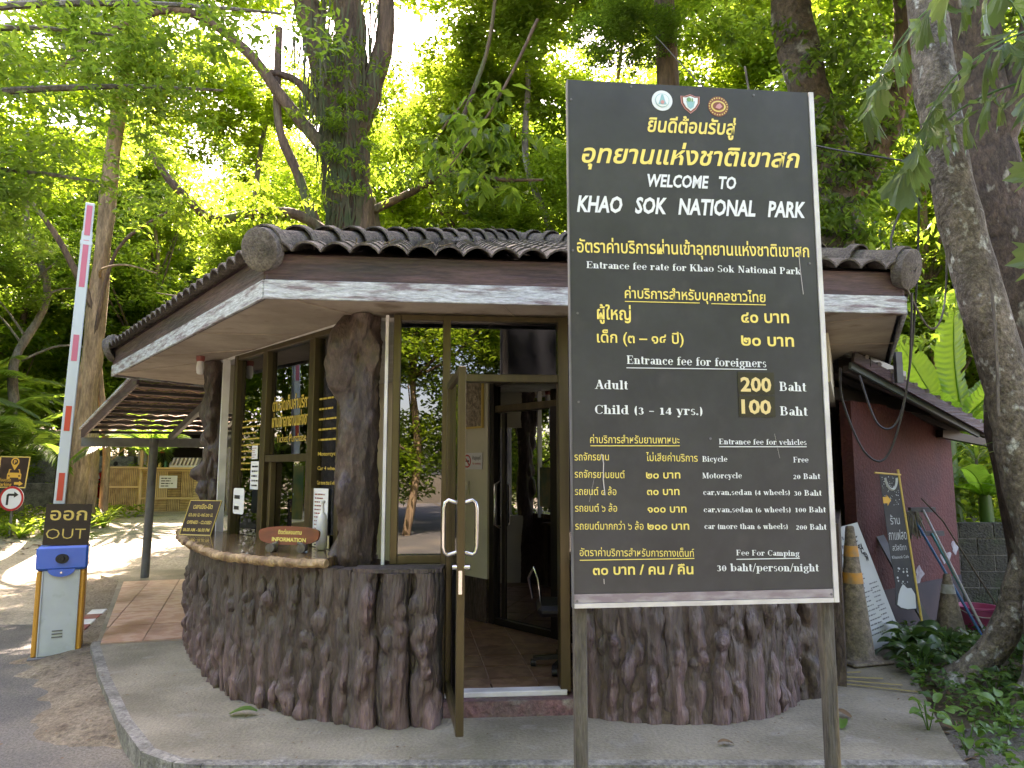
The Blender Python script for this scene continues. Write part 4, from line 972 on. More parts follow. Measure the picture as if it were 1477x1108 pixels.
# ------------------------------------------------------------------ road signs at the left
def at_ground(x, y): return rough_g(x, y)
sg = at_ground(-10.2, 15)
pk = root('parking_sign', (-10.2, 15, sg), 'brown parking sign with yellow pin, car and right arrow above the round sign', 'sign')
qx_ = Vector((1, .0, -.02)).normalized(); qy_ = Vector((.03, 0, 1)).normalized(); PKO = Vector((-10.52, 15.0, 1.28))
MB().plate([(0, 0), (.58, 0), (.62, .62), (0.02, .62)], PKO, qx_, qy_, .02).build('board', m_brown, pk)
edge = MB()
for a_, b_ in zip([(0, 0), (.58, 0), (.62, .62), (.02, .62)], [(.58, 0), (.62, .62), (.02, .62), (0, 0)]): edge.tube([PKO + qx_ * a_[0] + qy_ * a_[1], PKO + qx_ * b_[0] + qy_ * b_[1]], .012, 5)
edge.build('edge_line', m_gold, pk)
m_amb = mat('amber_print', (.7, .4, .06), .5)
def pkp(poly, l=.003, m=m_amb, n='pictogram'): return MB().plate(poly, PKO + Vector((0, -l, 0)), qx_, qy_, .002).build(n, m, pk)
cx_, cy_ = .33, .52
pkp([(cx_ + .085 * math.cos(t), cy_ + .085 * math.sin(t)) for t in np.linspace(R(-30), R(210), 20)] + [(cx_, cy_ - .17)])
pkp(disc((cx_, cy_), .06, 20), .005, m_brown); letter('P', (cx_ - .025, cy_ - .038, cx_ + .03, cy_ - .038, .075), pk, PKO, qx_, qy_, m_amb, .03, lift=.008)
pkp([(.22, .37), (.26, .37), (.27, .345), (.4, .345), (.41, .37), (.44, .37), (.455, .3), (.48, .27), (.48, .17), (.43, .17), (.43, .2), (.25, .2), (.25, .17), (.19, .17), (.19, .27), (.21, .3)])
pkp([(.245, .355), (.425, .355), (.435, .3), (.235, .3)], .006, m_brown); pkp([(.21, .25), (.25, .24), (.25, .22), (.21, .22)], .006, m_brown); pkp([(.42, .25), (.46, .25), (.46, .22), (.42, .22)], .006, m_brown)
pkp([(.35, .06), (.45, .06), (.45, .03), (.53, .08), (.45, .135), (.45, .11), (.35, .11)])
letter('Parking', (.03, .03, .3, .03, .07), pk, PKO, qx_, qy_, m_amb, .01); letter('ที่จอดรถ', (.04, .12, .28, .12, .05), pk, PKO, qx_, qy_, m_amb, .01)
MB().tube([(-10.2, 15.04, sg - .1), (-10.19, 15.04, 1.85)], .028, 8).build('post', m_pgrey, pk, True)
rd = root('turn_right_sign', (-10.17, 14.95, 1.08), 'round white sign with red rim and black right turn arrow under the parking sign', 'sign')
RO = Vector((-10.17, 14.96, 1.05)); MB().plate(disc((0, 0), .25, 32), RO, qx_, qy_, .015).build('disc', m_paper, rd)
ringp((0, 0), .205, .25, RO, qx_, qy_, .003, 32).build('red_rim', m_signred, rd)
MB().plate([(-.1, -.13), (-.055, -.13), (-.055, .04), (-.045, .055), (.05, .055), (.05, .02), (.14, .08), (.05, .14), (.05, .1), (-.07, .1), (-.1, .07)], RO + Vector((0, -.006, 0)), qx_, qy_, .003).build('arrow', m_blet, rd)
MB().box((-10.17, 14.99, 1.05), (.05, .03, .2)).build('bracket', m_pgrey, rd)

# ------------------------------------------------------------------ lean-to roof and bamboo kiosk at the back left
lt = root('lean_to_shelter', (-5.58, 11.3, 0), 'open lean-to shelter of concrete tiles on a grey steel post behind the ticket office', 'shelter')
def LT(u, v):   # u along the eave line (0 left .. 1 right), v 0 at the low outer edge .. 1 up at the hut
    lo = Vector((-6.75, 11.5, 2.2)).lerp(Vector((-2.6, 12.3, 2.2)), u); hi = Vector((-4.5, 8.75, 2.72)).lerp(Vector((-2.2, 11.0, 2.72)), u)
    return lo.lerp(hi, v)
m_under = mat('tile_underside', (.27, .2, .145), .9, col2=(.18, .13, .095), scale=8, bump=.3, objvar=.2)
m_iron = mat('dark_steel_batten', (.045, .04, .038), .6)
nU, nV = 15, 9
for i in range(nU):
    for j in range(nV):
        a_, b_, c_, d_ = LT((i - .02) / nU, j / nV), LT((i + 1.02) / nU, j / nV), LT((i + 1.02) / nU, (j + 1.12) / nV), LT((i - .02) / nU, (j + 1.12) / nV)
        mb = MB(); up = Vector((0, 0, .012)); lo_ = Vector((0, 0, .05))
        k = [lo_, lo_, lo_ - Vector((0, 0, .03)), lo_ - Vector((0, 0, .03))]
        q = [p + o_ for p, o_ in zip((a_, b_, c_, d_), k)]; m1, m2 = (q[0] + q[1]) / 2 + up * 2.2, (q[2] + q[3]) / 2 + up * 2.2
        base = [q[0], m1, q[1], q[2], m2, q[3]]
        mb.add([p for p in base] + [p + up for p in base], [(5, 4, 1, 0), (4, 3, 2, 1), (6, 7, 10, 11), (7, 8, 9, 10), (0, 1, 7, 6), (1, 2, 8, 7), (3, 4, 10, 9), (4, 5, 11, 10), (0, 6, 11, 5), (2, 3, 9, 8)])
        mb.build('shelter_tile', m_under, lt)
for j in range(nV):
    MB().beam(LT(0.01, (j + .06) / nV) + Vector((0, 0, .012)), LT(.99, (j + .06) / nV) + Vector((0, 0, .012)), .035, .04).build('batten', m_iron, lt)
for u in (.3, .62, .95): MB().beam(LT(u, 0) - Vector((0, 0, .07)), LT(u, 1) - Vector((0, 0, .07)), .06, .1).build('rafter', m_pgrey, lt)
MB().beam(LT(0, -.01) + Vector((-.03, 0, .0)), LT(0, 1) + Vector((-.03, 0, .0)), .03, .16).build('verge_board', m_fascia, lt)
MB().beam(LT(0, -.01) + Vector((-.05, 0, .075)), LT(0, 1) + Vector((-.05, 0, .075)), .05, .03).build('verge_flashing', m_trim, lt)
MB().beam(LT(-.01, .03) - Vector((0, 0, .16)), LT(1, .03) - Vector((0, 0, .16)), .07, .14).build('edge_beam', m_pgrey, lt)
MB().tube([(-5.58, 11.33, 0), (-5.56, 11.34, 2.1)], .062, 14).build('post', m_pgrey, lt, True)
MB().tube([LT(.98, .05) * 1, (LT(.98, .05).x, LT(.98, .05).y, 0)], .06, 10).build('post', m_pgrey, lt, True)
MB().tube([LT(.45, .45) - Vector((0, 0, .16)), LT(.45, .68) - Vector((0, 0, .14))], .02, 8).build('fluorescent_tube', m_white, lt, True)

kz = .5; kx0, kx1, ky = -10.5, -7.4, 19.0
kio = root('bamboo_kiosk', (-9, 19, kz), 'bamboo clad snack kiosk with an open counter under the shelter behind the lane', 'kiosk')
m_bam = mat('bamboo', (.5, .35, .15), .5, col2=(.33, .21, .085), scale=6, stretch=(1, 1, 1), objvar=.15); m_bam2 = mat('bamboo_light', (.6, .44, .2), .45, objvar=.15)
def weave(x0, x1, z0, z1, y, n, horiz, nm='bamboo_panel', ax=(1, 0)):
    mb = MB(); k = int((z1 - z0) / .04) if horiz else int(abs(x1 - x0) / .045)
    for i in range(k):
        if horiz: z = z0 + (i + .5) * (z1 - z0) / k; mb.tube([(x0, y, z), (x1, y, z)], .018, 5)
        else: x = x0 + (i + .5) * (x1 - x0) / k; mb.tube([(x, y, z0), (x, y, z1)], .019, 5)
    o = mb.build(nm, random.choice([m_bam, m_bam, m_bam2]), kio); o['kind'] = 'stuff'
ztop = 1.68
x = kx0 + .95; i = 0
while x < kx1 - .1:
    w = .32; weave(x, x + w, kz + .42, ztop - .05, ky, 0, i % 2 == 0); weave(x, x + w, kz + .02, kz + .4, ky, 0, i % 2 == 1); x += w + .01; i += 1
MB().beam((kx0 + .9, ky, ztop), (kx1, ky, ztop), .3, .05).build('counter_top', m_bam2, kio); MB().beam((kx0 + .9, ky - .03, kz + .41), (kx1, ky - .03, kz + .41), .03, .05).build('rail', m_bam2, kio)
for z in (kz + .04, ztop - .06): MB().beam((kx0 + .9, ky - .03, z), (kx1, ky - .03, z), .03, .05).build('rail', m_bam2, kio)
weave(kx0 + .05, kx0 + .85, kz + .05, ztop + .05, ky - .02, 0, False); 
for z in (kz + .08, kz + .7, ztop + .02): MB().beam((kx0, ky - .05, z), (kx0 + .9, ky - .05, z), .03, .045).build('rail', m_bam2, kio)
for px_ in (kx0, kx0 + .9, kx0 + 1.1): MB().tube([(px_, ky - .02, kz), (px_, ky - .02, 2.65)], .05, 8).build('bamboo_post', m_bam2, kio, True)
MB().tube([(kx0 + .1, ky, 1.9), (kx0 + .85, ky, 2.6)], .02, 6).build('brace', m_bam2, kio); MB().beam((kx0, ky, 2.6), (kx1 + .5, ky, 2.6), .08, .08).build('lintel', m_wood, kio)
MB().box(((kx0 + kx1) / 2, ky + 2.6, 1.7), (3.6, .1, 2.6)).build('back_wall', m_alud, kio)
MB().add([(kx0 - 1, ky - .7, 2.55), (kx1 + 1.2, ky - .7, 2.55), (kx1 + 1.2, ky + 3, 3.3), (kx0 - 1, ky + 3, 3.3), (kx0 - 1, ky - .7, 2.61), (kx1 + 1.2, ky - .7, 2.61), (kx1 + 1.2, ky + 3, 3.36), (kx0 - 1, ky + 3, 3.36)], [(3, 2, 1, 0), (4, 5, 6, 7), (0, 1, 5, 4), (1, 2, 6, 5), (2, 3, 7, 6), (3, 0, 4, 7)]).build('roof', m_under, kio)
for x in (kx0 - .9, kx1 + 1): MB().tube([(x, ky - .6, kz - .1), (x, ky - .6, 2.55)], .06, 8).build('post', m_wood, kio)
MB().prism([(kx0 + .5, ky - 1.0), (kx1 + 2, ky - 1.0), (kx1 + 2, ky + 3), (kx0 + .5, ky + 3)], .2, kz + .03).build('kiosk_step', m_kerb, kio)
kn = root('kiosk_notice', (-8.85, 18.95, 1.35), 'white paper notice pinned on the bamboo kiosk front', 'notice'); 
MB().box((-8.87, 18.95, 1.33), (.46, .01, .32)).build('sheet', m_paper, kn); mb = MB(); scribble(mb, (-9.05, 18.94, 1.2), (1, 0, 0), (0, 0, 1), 0, 0, .36, .26, 4, .002, 3); mb.build('print', m_blet, kn)
cols = [(.5, .05, .04), (.6, .5, .1), (.05, .25, .1), (.6, .6, .6), (.5, .25, .05), (.08, .1, .3), (.55, .1, .1)]
labs = ['red', 'yellow', 'green', 'white', 'orange', 'dark blue', 'crimson']
for i in range(7):
    x = kx0 + 1.25 + i * .13 + random.uniform(-.02, .02); h = random.uniform(.14, .26)
    tag(MB().lathe([(.035, 0), (.04, .02), (.04, h * .7), (.015, h * .85), (.015, h)], (x, ky, ztop + .025), 8).build('bottle', mat('jar%d' % i, cols[i], .4), origin=(x, ky, ztop + .025)), labs[i] + ' bottle in the row standing on the left end of the bamboo counter', 'bottle', 'bottles on the bamboo counter')
tr = root('snack_tray', (-8.6, ky, ztop + .03), 'tray of upright cream snack packets on the bamboo counter', 'tray')
MB().box((-8.45, ky, ztop + .05), (.75, .25, .05)).build('tray', m_white, tr)
for i in range(7): MB().box((-8.75 + i * .1, ky, ztop + .17), (.05, .2, .2), M=Matrix.Rotation(.35, 3, 'Y')).build('packet', mat('cream_packet', (.6, .55, .42), .6), tr)
cr = root('green_rack', (-7.75, ky, ztop + .03), 'small green wire rack at the right end of the bamboo counter', 'rack')
for z in (.02, .2, .4): MB().beam((-7.95, ky - .1, ztop + z + .02), (-7.55, ky - .1, ztop + z + .02), .015, .015).build('rail', mat('green_wire', (.04, .15, .08), .5), cr)
for x in (-7.95, -7.75, -7.55): MB().beam((x, ky - .1, ztop + .02), (x, ky - .1, ztop + .46), .015, .015).build('upright', MATS['green_wire'], cr)
for i, (x, z, c, l) in enumerate([(-9.2, 2.25, (.5, .03, .03), 'red cloth hanging under the kiosk roof'), (-9.0, 2.2, (.08, .16, .05), 'dark green bag hanging under the kiosk roof')]):
    tag(MB().box((x, ky + .2, z), (.14, .06, .34 - .08 * i), bev=.02).build('hanging_cloth' if i == 0 else 'hanging_bag', mat('cloth%d' % i, c, .8), origin=(x, ky + .2, z)), l, 'cloth' if i == 0 else 'bag')
for i, (x, z) in enumerate([(-8.3, 1.75), (-7.9, 1.8)]):
    pass
# notices further back in the kiosk
MB().box((-9.75, ky + .3, 1.95), (.22, .02, .35)).build('poster', mat('poster_blue', (.3, .4, .4), .6, col2=(.5, .45, .3), scale=14), kio)

# motorbike seen from behind
mx, my = -11.0, 18.9; mz = at_ground(mx, my)
mo = root('motorbike', (mx, my, mz), 'red and black scooter parked rear on beside the bamboo kiosk', 'motorbike')
def mbk(x, y, z): return (mx + x, my + y, mz + z)
w_ = MB().tube([mbk(-.05, 0, .28), mbk(.05, 0, .28)], .28, 20); w_.build('rear_wheel', m_black, mo, True); MB().tube([mbk(-.055, 0, .28), mbk(.055, 0, .28)], .13, 14).build('hub', m_steel, mo, True)
MB().tube([mbk(-.05, 1.2, .28), mbk(.05, 1.2, .28)], .28, 20).build('front_wheel', m_black, mo, True)
m_mred = mat('scooter_red', (.35, .015, .02), .25, coat=.6)
MB().tube([mbk(0, -.22, .62), mbk(0, 0, .62), mbk(0, .5, .55), mbk(0, .7, .4)], [.1, .16, .15, .1], 10).build('rear_body', m_mred, mo, True)
MB().tube([mbk(0, -.15, .78), mbk(0, .25, .8), mbk(0, .55, .74)], [.1, .15, .1], 10, sq=.5).build('seat', m_black, mo, True)
MB().tube([mbk(0, .95, .3), mbk(0, .9, .7), mbk(0, .8, 1.0)], [.14, .15, .1], 10).build('front_shield', m_mred, mo, True)
MB().tube([mbk(-.33, .72, 1.02), mbk(0, .8, 1.0), mbk(.33, .72, 1.02)], .018, 8).build('handlebar', m_steel, mo)
for s_ in (-1, 1): MB().tube([mbk(s_ * .3, .74, 1.02), mbk(s_ * .36, .76, 1.2)], .01, 6).build('mirror_stem', m_black, mo); MB().tube([mbk(s_ * .36, .75, 1.22), mbk(s_ * .36, .77, 1.22)], .06, 12).build('mirror', m_black, mo)
MB().box(mbk(0, -.24, .66), (.2, .04, .06)).build('tail_light', m_signred, mo); MB().box(mbk(.02, -.28, .48), (.2, .01, .16)).build('number_plate', m_paper, mo)
mb = MB(); scribble(mb, mbk(-.06, -.286, .41), (1, 0, 0), (0, 0, 1), 0, 0, .16, .13, 3, .001, 3); mb.build('print', m_blet, mo)
MB().tube([mbk(.16, .3, .3), mbk(.17, -.2, .34)], [.03, .05], 10).build('exhaust', m_steel, mo, True); MB().box(mbk(0, -.2, .4), (.14, .03, .26)).build('mudguard', m_black, mo)
mcv = root('bike_cover', (mx, my + .1, mz + .85), 'crumpled white cover lying over the scooter seat', 'cover')
mb = MB(); mb.lathe([(.02, .2), (.16, .18), (.26, .08), (.3, -.05)], mbk(0, .1, .88), 14, .9); mb.build('sheet', m_white, mcv, True)

# retaining steps / bank behind the signs
bank = MB().prism([(-22, 21.5), (-12.5, 21.2), (-12.5, 21.8), (-22, 22.1)], .3, 1.25); tag(bank.build('bank_wall', m_kerb, origin=None), 'low grey concrete bank wall behind the palms at the far left', 'wall')
bank = MB().prism([(-22, 24.5), (-12.5, 24.2), (-12.5, 24.8), (-22, 25.1)], .3, 2.1); tag(bank.build('bank_wall', m_kerb, origin=None), 'upper grey concrete bank wall behind the palms at the far left', 'wall')

# ------------------------------------------------------------------ red annexe at the right
red = root('red_annexe', (4.2, 8.2, 0), 'dark red plastered annexe with a sloping corrugated roof behind the fee board', 'building')
m_redw = mat('dark_red_plaster', (.098, .024, .02), .8, col2=(.068, .02, .018), scale=1.7, bump=.35, bscale=30, grain=.14, col3=(.34, .25, .26), scale3=1.9, mix3=(.73, .8))
RA, RB = (3.35, 7.3), (5.18, 8.72)
MB().beam((*RA, 1.35), (*RB, 1.35), .12, 1.9).build('wall', m_redw, red)
MB().beam((*RA, .2), (*RB, .2), .14, .42).build('painted_base', mat('navy_base_paint', (.022, .02, .028), .6, col2=(.05, .035, .038), scale=4), red)
MB().beam((5.12, 8.78, 1.15), (4.9, 12.5, 1.15), .12, 2.3).build('wall', m_redw, red)
m_corr = mat('corrugated_roof', (.2, .18, .15), .8, col2=(.12, .1, .085), scale=5, col3=(.35, .36, .34), scale3=9, mix3=(.6, .72))
def rp(s_, t, dz=0): return Vector((3.2, 6.75, 2.72)).lerp(Vector((5.35, 8.0, 2.02)), s_) + Vector((-.4, 5., 0.5)) * t + Vector((0, 0, dz))
mb = MB(); nn_ = 40
for t in (0, 1):
    for dz in (0, -.012):
        for i in range(nn_ + 1): mb.v.append(tuple(rp(i / nn_, t, dz)))
for i in range(nn_): mb.f += [(i, i + 1, 2 * nn_ + 3 + i, 2 * nn_ + 2 + i), (nn_ + 1 + i, nn_ + 2 + i, i + 1, i), (nn_ + 2 + i, nn_ + 1 + i, 3 * nn_ + 3 + i, 3 * nn_ + 4 + i)]
mb.build('roof_sheet', m_corr, red)
for i in range(14): MB().tube([rp(i / 13, -.005, .012), rp(i / 13, 1, .012)], .022, 6).build('roof_rib', m_corr, red)
MB().beam(rp(0, 0, -.05), rp(1.01, 0, -.05), .03, .1).build('rake_board', m_fascia, red); MB().beam(rp(0, .012, -.13), rp(.86, .012, -.13), .03, .06).build('rake_purlin', mat('green_grey_steel', (.09, .12, .11), .5), red)
for t in (.03, .12, .25): MB().beam(rp(0, t, -.1) + Vector((0, 0, -.06)), rp(.97, t, -.06), .05, .06).build('purlin', m_iron, red)
MB().beam((4.9, 8.35, 2.03), (5.75, 8.75, 1.93), .08, .09).build('eave_beam', m_alud, red); MB().beam((3.05, 7.1, 2.38), (5.0, 8.45, 2.28), .05, .12).build('wall_plate', m_alud, red)
MB().beam((3.3, 6.95, 2.64), (4.15, 7.9, 2.62), .3, .1).build('dark_beam', m_alud, red)
MB().box((3.75, 7.0, 2.6), (.06, .06, .3)).build('bracket', m_pgrey, red)

# grey block wall
bwl = root('block_wall', (5.6, 9.2, 0), 'mossy grey concrete block wall behind the pink bucket', 'wall')
m_block = mat('mossy_block', (.055, .055, .042), .9, col2=(.035, .038, .026), scale=5, bump=.7, bscale=40, col3=(.05, .07, .03), scale3=3, objvar=.15)
w0, w1 = Vector((5.1, 9.2, 0)), Vector((8.2, 8.9, 0)); wd = (w1 - w0).normalized()
for r in range(5):
    for c in range(9):
        s0 = c * .4 - (r % 2) * .2; s1 = s0 + .39
        if s1 > 3.2: continue
        a_, b_ = w0 + wd * max(0, s0), w0 + wd * s1
        MB().beam(a_ + Vector((0, random.uniform(-.004, .004), .1 + r * .195)), b_ + Vector((0, random.uniform(-.004, .004), .1 + r * .195)), .14, .187, bev=.006).build('block', m_block, bwl)
MB().beam(w0 + Vector((0, 0, .48)), w1 + Vector((0, 0, .48)), .12, .95).build('mortar', m_kerb, bwl)

# banner, menu board, poles
bn = root('coffee_banner', (3.95, 6.95, 0), 'narrow grey chalk drawn coffee shop banner with an arrow on yellow poles', 'sign')
m_ban = mat('banner_grey', (.035, .04, .045), .6, col2=(.055, .06, .065), scale=4)
BO = Vector((3.6, 7.02, .3)); bxv = Vector((.93, .36, .0)).normalized(); byv = Vector((-.065, 0, 1)).normalized()
pts = []
MB().plate([(.0, .06), (.05, .02), (.14, .0), (.27, .0), (.28, .1), (.235, 1.28), (-.0, 1.28), (.01, .6), (.03, .25)], BO, bxv, byv, .004).build('banner_sheet', m_ban, bn)
def bns(poly, m, l=.003, n='chalk_drawing'): return MB().plate(poly, BO + bxv.cross(byv) * l, bxv, byv, .002).build(n, m, bn)
m_chalk = mat('chalk_white', (.55, .6, .62), .7)
bns([(.02, .06), (.06, .03), (.14, .01), (.25, .01), (.26, .14), (.22, .2), (.17, .2), (.12, .24), (.08, .2), (.05, .15)], m_chalk)
g = random.Random(5)
for i in range(16):
    x, y = g.uniform(.06, .2), g.uniform(.22, .4); bns(disc((x, y), g.uniform(.004, .012), 7), m_chalk)
mb = MB()
for t0, t1 in ((3.3, 6.1),): mb.tube([BO + bxv * (.135 + .075 * math.cos(t)) + byv * (1.26 + .13 * math.sin(t)) + bxv.cross(byv) * .004 for t in np.linspace(t0, t1, 14)], .014, 4)
mb.build('chalk_drawing', m_chalk, bn)
for i in range(60):
    x, y = g.uniform(.015, .22), g.uniform(.98, 1.25); bns(disc((x, y), g.uniform(.002, .006), 5), m_chalk)
bns([(.0, 1.0), (.05, 1.0), (.05, .975), (.1, 1.03), (.05, 1.08), (.05, 1.06), (.0, 1.06)], m_amb, .005, 'arrow')
letter('ร้าน', (.06, .8, .18, .8, .065), bn, BO, bxv, byv, m_chalk, .0); letter('กาแฟสด', (.02, .655, .245, .655, .075), bn, BO, bxv, byv, m_chalk, .0)
letter('สวัสดิกา', (.045, .555, .22, .555, .045), bn, BO, bxv, byv, m_chalk, .0); letter('Khaosok Cafe', (.025, .48, .24, .48, .03), bn, BO, bxv, byv, m_chalk, .0)
MB().tube([BO + bxv * -.06 + byv * 1.29, BO + bxv * .27 + byv * 1.27], .009, 6).build('top_pole', m_gold, bn)
MB().tube([BO + bxv * .25 + byv * 1.32 + Vector((0, .01, 0)), BO + bxv * .315 + byv * -.42], .012, 8).build('side_pole', m_gold, bn)
mn = root('menu_board', (3.55, 6.85, 0), 'leaning white menu board with black plant drawing and rows of small print', 'sign')
m_mb = mat('board_white', (.42, .45, .43), .6, col2=(.34, .37, .35), scale=2)
q0, q1 = gx_ = (Vector((3.12, 6.62, .02)), Vector((3.62, 6.92, .02)))
mxv = (q1 - q0).normalized(); myv = Vector((-.2, .22, 1)).normalized(); myv = (myv - mxv * (myv.dot(mxv) + .12)).normalized()
mxv = (mxv - myv * mxv.dot(myv)).normalized()
MB().plate([(0, 0), (.56, 0), (.56, 1.08), (0, 1.08)], q0, mxv, myv, .015).build('board', m_mb, mn)
mb = MB(); scribble(mb, q0, mxv, myv, .1, .1, .3, .55, 14, .002, 5, .011); scribble(mb, q0, mxv, myv, .38, .15, .14, .4, 10, .002, 6, .011); scribble(mb, q0, mxv, myv, .06, .72, .28, .3, 4, .002, 7, .03); mb.build('print', m_pgrey, mn)
mb = MB(); g = random.Random(2)
for i in range(22):
    t = i / 22; c = (.4 + .1 * t + g.uniform(-.03, .03), 1.0 - t * .28 + g.uniform(-.02, .02)); a_ = g.uniform(0, 6.28); k = .028
    mb.plate([(c[0] + k * math.cos(a_), c[1] + k * math.sin(a_)), (c[0] + k * .3 * math.cos(a_ + 1.57), c[1] + k * .3 * math.sin(a_ + 1.57)), (c[0] - k * math.cos(a_), c[1] - k * math.sin(a_)), (c[0] - k * .3 * math.cos(a_ + 1.57), c[1] - k * .3 * math.sin(a_ + 1.57))], q0 + mxv.cross(myv) * (.003 + i * .0001), mxv, myv, .001)
mb.build('plant_drawing', m_blet, mn)
pb = root('plank', (3.85, 7.0, 0), 'dark weathered plank leaning between the menu board and the banner', 'plank'); MB().beam((4.02, 7.12, .0), (3.72, 7.5, .95), .02, .1, up=(1, .3, 0)).build('board', m_pgrey, pb)

# traffic cones
def cone(loc, label, s_=1, h=.72, col=None, r0=.17, worn=False):
    t = root('traffic_cone', (0, 0, 0), label, 'traffic cone', 'worn traffic cones beside the annexe')
    m = mat('worn_cone', (.14, .115, .085), .75, col2=(.2, .16, .12), scale=6, bump=.3); mo_ = mat('cone_orange_band', (.55, .25, .04), .6, col2=(.3, .2, .1), scale=12); mw_ = mat('cone_white_band', (.4, .42, .42), .6, col2=(.25, .25, .22), scale=12)
    MB().box((0, 0, .02), (.42, .42, .035), bev=.015).build('cone_base', m, t)
    def r(z): return r0 + (.035 - r0) * (z / h)
    MB().lathe([(r0 + .015, .035), (r0, .05)] + [(r(z), z) for z in np.linspace(.06, h, 10)] + [(.028, h + .01), (.02, h - .02)], (0, 0, 0), 24).build('cone_body', m, t, True)
    bands = [(.78, .86, mo_), (.58, .66, mo_)] if not worn else [(.72, .86, mw_)]
    for a_, b_, mm in bands: MB().lathe([(r(a_ * h) + .003, a_ * h), (r(b_ * h) + .003, b_ * h)], (0, 0, 0), 24).build('reflective_band', mm, t, True)
    t.location = loc; t.scale = (s_,) * 3; return t
c1_ = cone((2.93, 6.42, 0), 'tall grimy traffic cone with two orange bands right behind the sign post', 1.0, 1.12, r0=.15); c1_.rotation_euler = (0, 0, .3)
c2_ = cone((4.2, 7.2, 0.0), 'short dark traffic cone with a worn white band beside the pink bucket', .92, .66, r0=.16, worn=True); c2_.rotation_euler = (0, 0, .5)

bu = root('bucket', (4.62, 7.45, 0), 'pink plastic bucket standing by the red wall', 'bucket')
m_bk = mat('pink_plastic', (.5, .1, .22), .35)
MB().lathe([(.13, 0), (.14, .01), (.185, .25), (.198, .255), (.198, .275), (.18, .275), (.135, .03)], (4.62, 7.45, 0), 28).build('bucket_body', m_bk, bu, True)
MB().tube([(4.62 + .19 * math.cos(t), 7.45 + .19 * math.sin(t) - .0, .26 - .07 * math.sin(t / 1) * -1) for t in np.linspace(3.2, 6.2, 14)], .005, 6).build('bucket_handle', m_white, bu)
def mop(a_, b_, hm, label, col, head=(.1, .1)):
    t = root('mop', tuple(Vector(b_)), label, 'mop', 'mops leaning on the red wall')
    MB().tube([a_, b_], .013, 8).build('handle', mat('handle_' + col, {'blue': (.02, .12, .3), 'teal': (.05, .3, .3), 'steel': (.4, .4, .4)}[col], .35), t, True)
    if hm:
        g = random.Random(int(a_[0] * 100)); mb = MB(); A = Vector(a_)
        for i in range(46):
            d = Vector((g.uniform(-.1, .1), g.uniform(-.08, .03), g.uniform(-.26, -.05)))
            mb.tube([A + Vector((g.uniform(-.04, .04), 0, .02)), A + d * .5 + Vector((0, -.02, .05)), A + d], .009, 4)
        mb.build('mop_head', mat('mop_grey', (.2, .19, .17), .95), t)
    else: MB().beam(Vector(a_) + Vector((-.14, 0, 0)), Vector(a_) + Vector((.14, .04, 0)), .05, .05).build('mop_bar', m_pgrey, t)
mop((4.12, 7.62, 1.17), (4.44, 7.05, .0), True, 'string mop head up with a blue handle nearest the banner', 'blue')
mop((4.3, 7.72, 1.2), (4.5, 7.1, .0), False, 'flat mop with steel handle between the blue and teal handles', 'steel')
mop((4.42, 7.8, .95), (4.52, 7.12, .0), False, 'teal handled mop rightmost of the leaning mops', 'teal')
pr = root('bent_rod', (4.65, 7.1, 0), 'long thin dark bent rod leaning on the red wall over the mops', 'rod'); MB().tube([(4.28, 7.7, 1.32), (4.4, 7.55, 1.1), (4.55, 7.3, .6), (4.75, 7.05, .03)], .008, 6).build('rod', m_wood, pr)
# plaster patches on the red wall
rw = (Vector((*RB, 0)) - Vector((*RA, 0))).normalized()
for i, (s_, z, k) in enumerate([(1.95, .62, 1.), (2.2, .72, .7), (1.25, .5, .8)]):
    pl = [(k * (.12 + .05 * math.sin(3 * t + i)) * math.cos(t), k * (.09 + .04 * math.cos(2 * t + i * 2)) * math.sin(t)) for t in np.linspace(0, 6, 18)]
    O = Vector((*RA, 0)) + rw * s_ + Vector((rw.y, -rw.x, 0)) * (.064 + .001 * i) + Vector((0, 0, z)); MB().plate(pl, O, rw, (0, 0, 1), .002).build('plaster_patch', mat('plaster', (.33, .35, .36), .8, col2=(.24, .2, .21), scale=14), red)

# hanging cables
def cable(pts, r, label, name='cable', sm_=8):
    P = [Vector(p) for p in pts]; out = []
    for i in range(len(P) - 1):
        p0, p1, p2, p3 = P[max(i - 1, 0)], P[i], P[i + 1], P[min(i + 2, len(P) - 1)]
        for k in range(sm_):
            t = k / sm_; out.append(.5 * ((2 * p1) + (p2 - p0) * t + (2 * p0 - 5 * p1 + 4 * p2 - p3) * t * t + (3 * p1 - p0 - 3 * p2 + p3) * t ** 3))
    out.append(P[-1]); o = MB().tube(out, r, 5).build(name, m_black if name == 'cable' else m_bark, origin=tuple(P[0])); tag(o, label, name.replace('_', ' ')); return o
cable([(3.3, 5.6, 4.05), (2.85, 5.3, 3.35), (2.8, 5.05, 3.0)], .009, 'black cable from the leaning trunk down to the right roof disc')
cable([(2.82, 5.02, 2.85), (2.86, 5.2, 2.3), (2.8, 5.3, 1.95), (2.66, 5.3, 1.95), (2.55, 5.3, 2.3)], .008, 'black cable looping under the right end of the front eave')
cable([(3.22, 5.5, 4.0), (3.18, 5.6, 3.0), (3.1, 5.7, 2.2), (2.95, 5.75, 1.72), (2.75, 5.7, 1.75), (2.6, 5.7, 2.15), (2.55, 5.6, 2.4)], .009, 'long black cable hanging in a deep loop before the red wall')
cable([(3.25, 5.5, 3.95), (3.5, 5.7, 3.5), (3.45, 5.7, 2.9), (3.2, 5.5, 2.7), (2.95, 5.4, 3.1)], .008, 'brown vine looping from the leaning trunk beside the banana leaves', 'vine')
cable([(1.9, 9, 7.3), (2.4, 7, 5.1), (3.3, 5.6, 4.05)], .008, 'black cable running from the trees over the fee board to the leaning trunk')
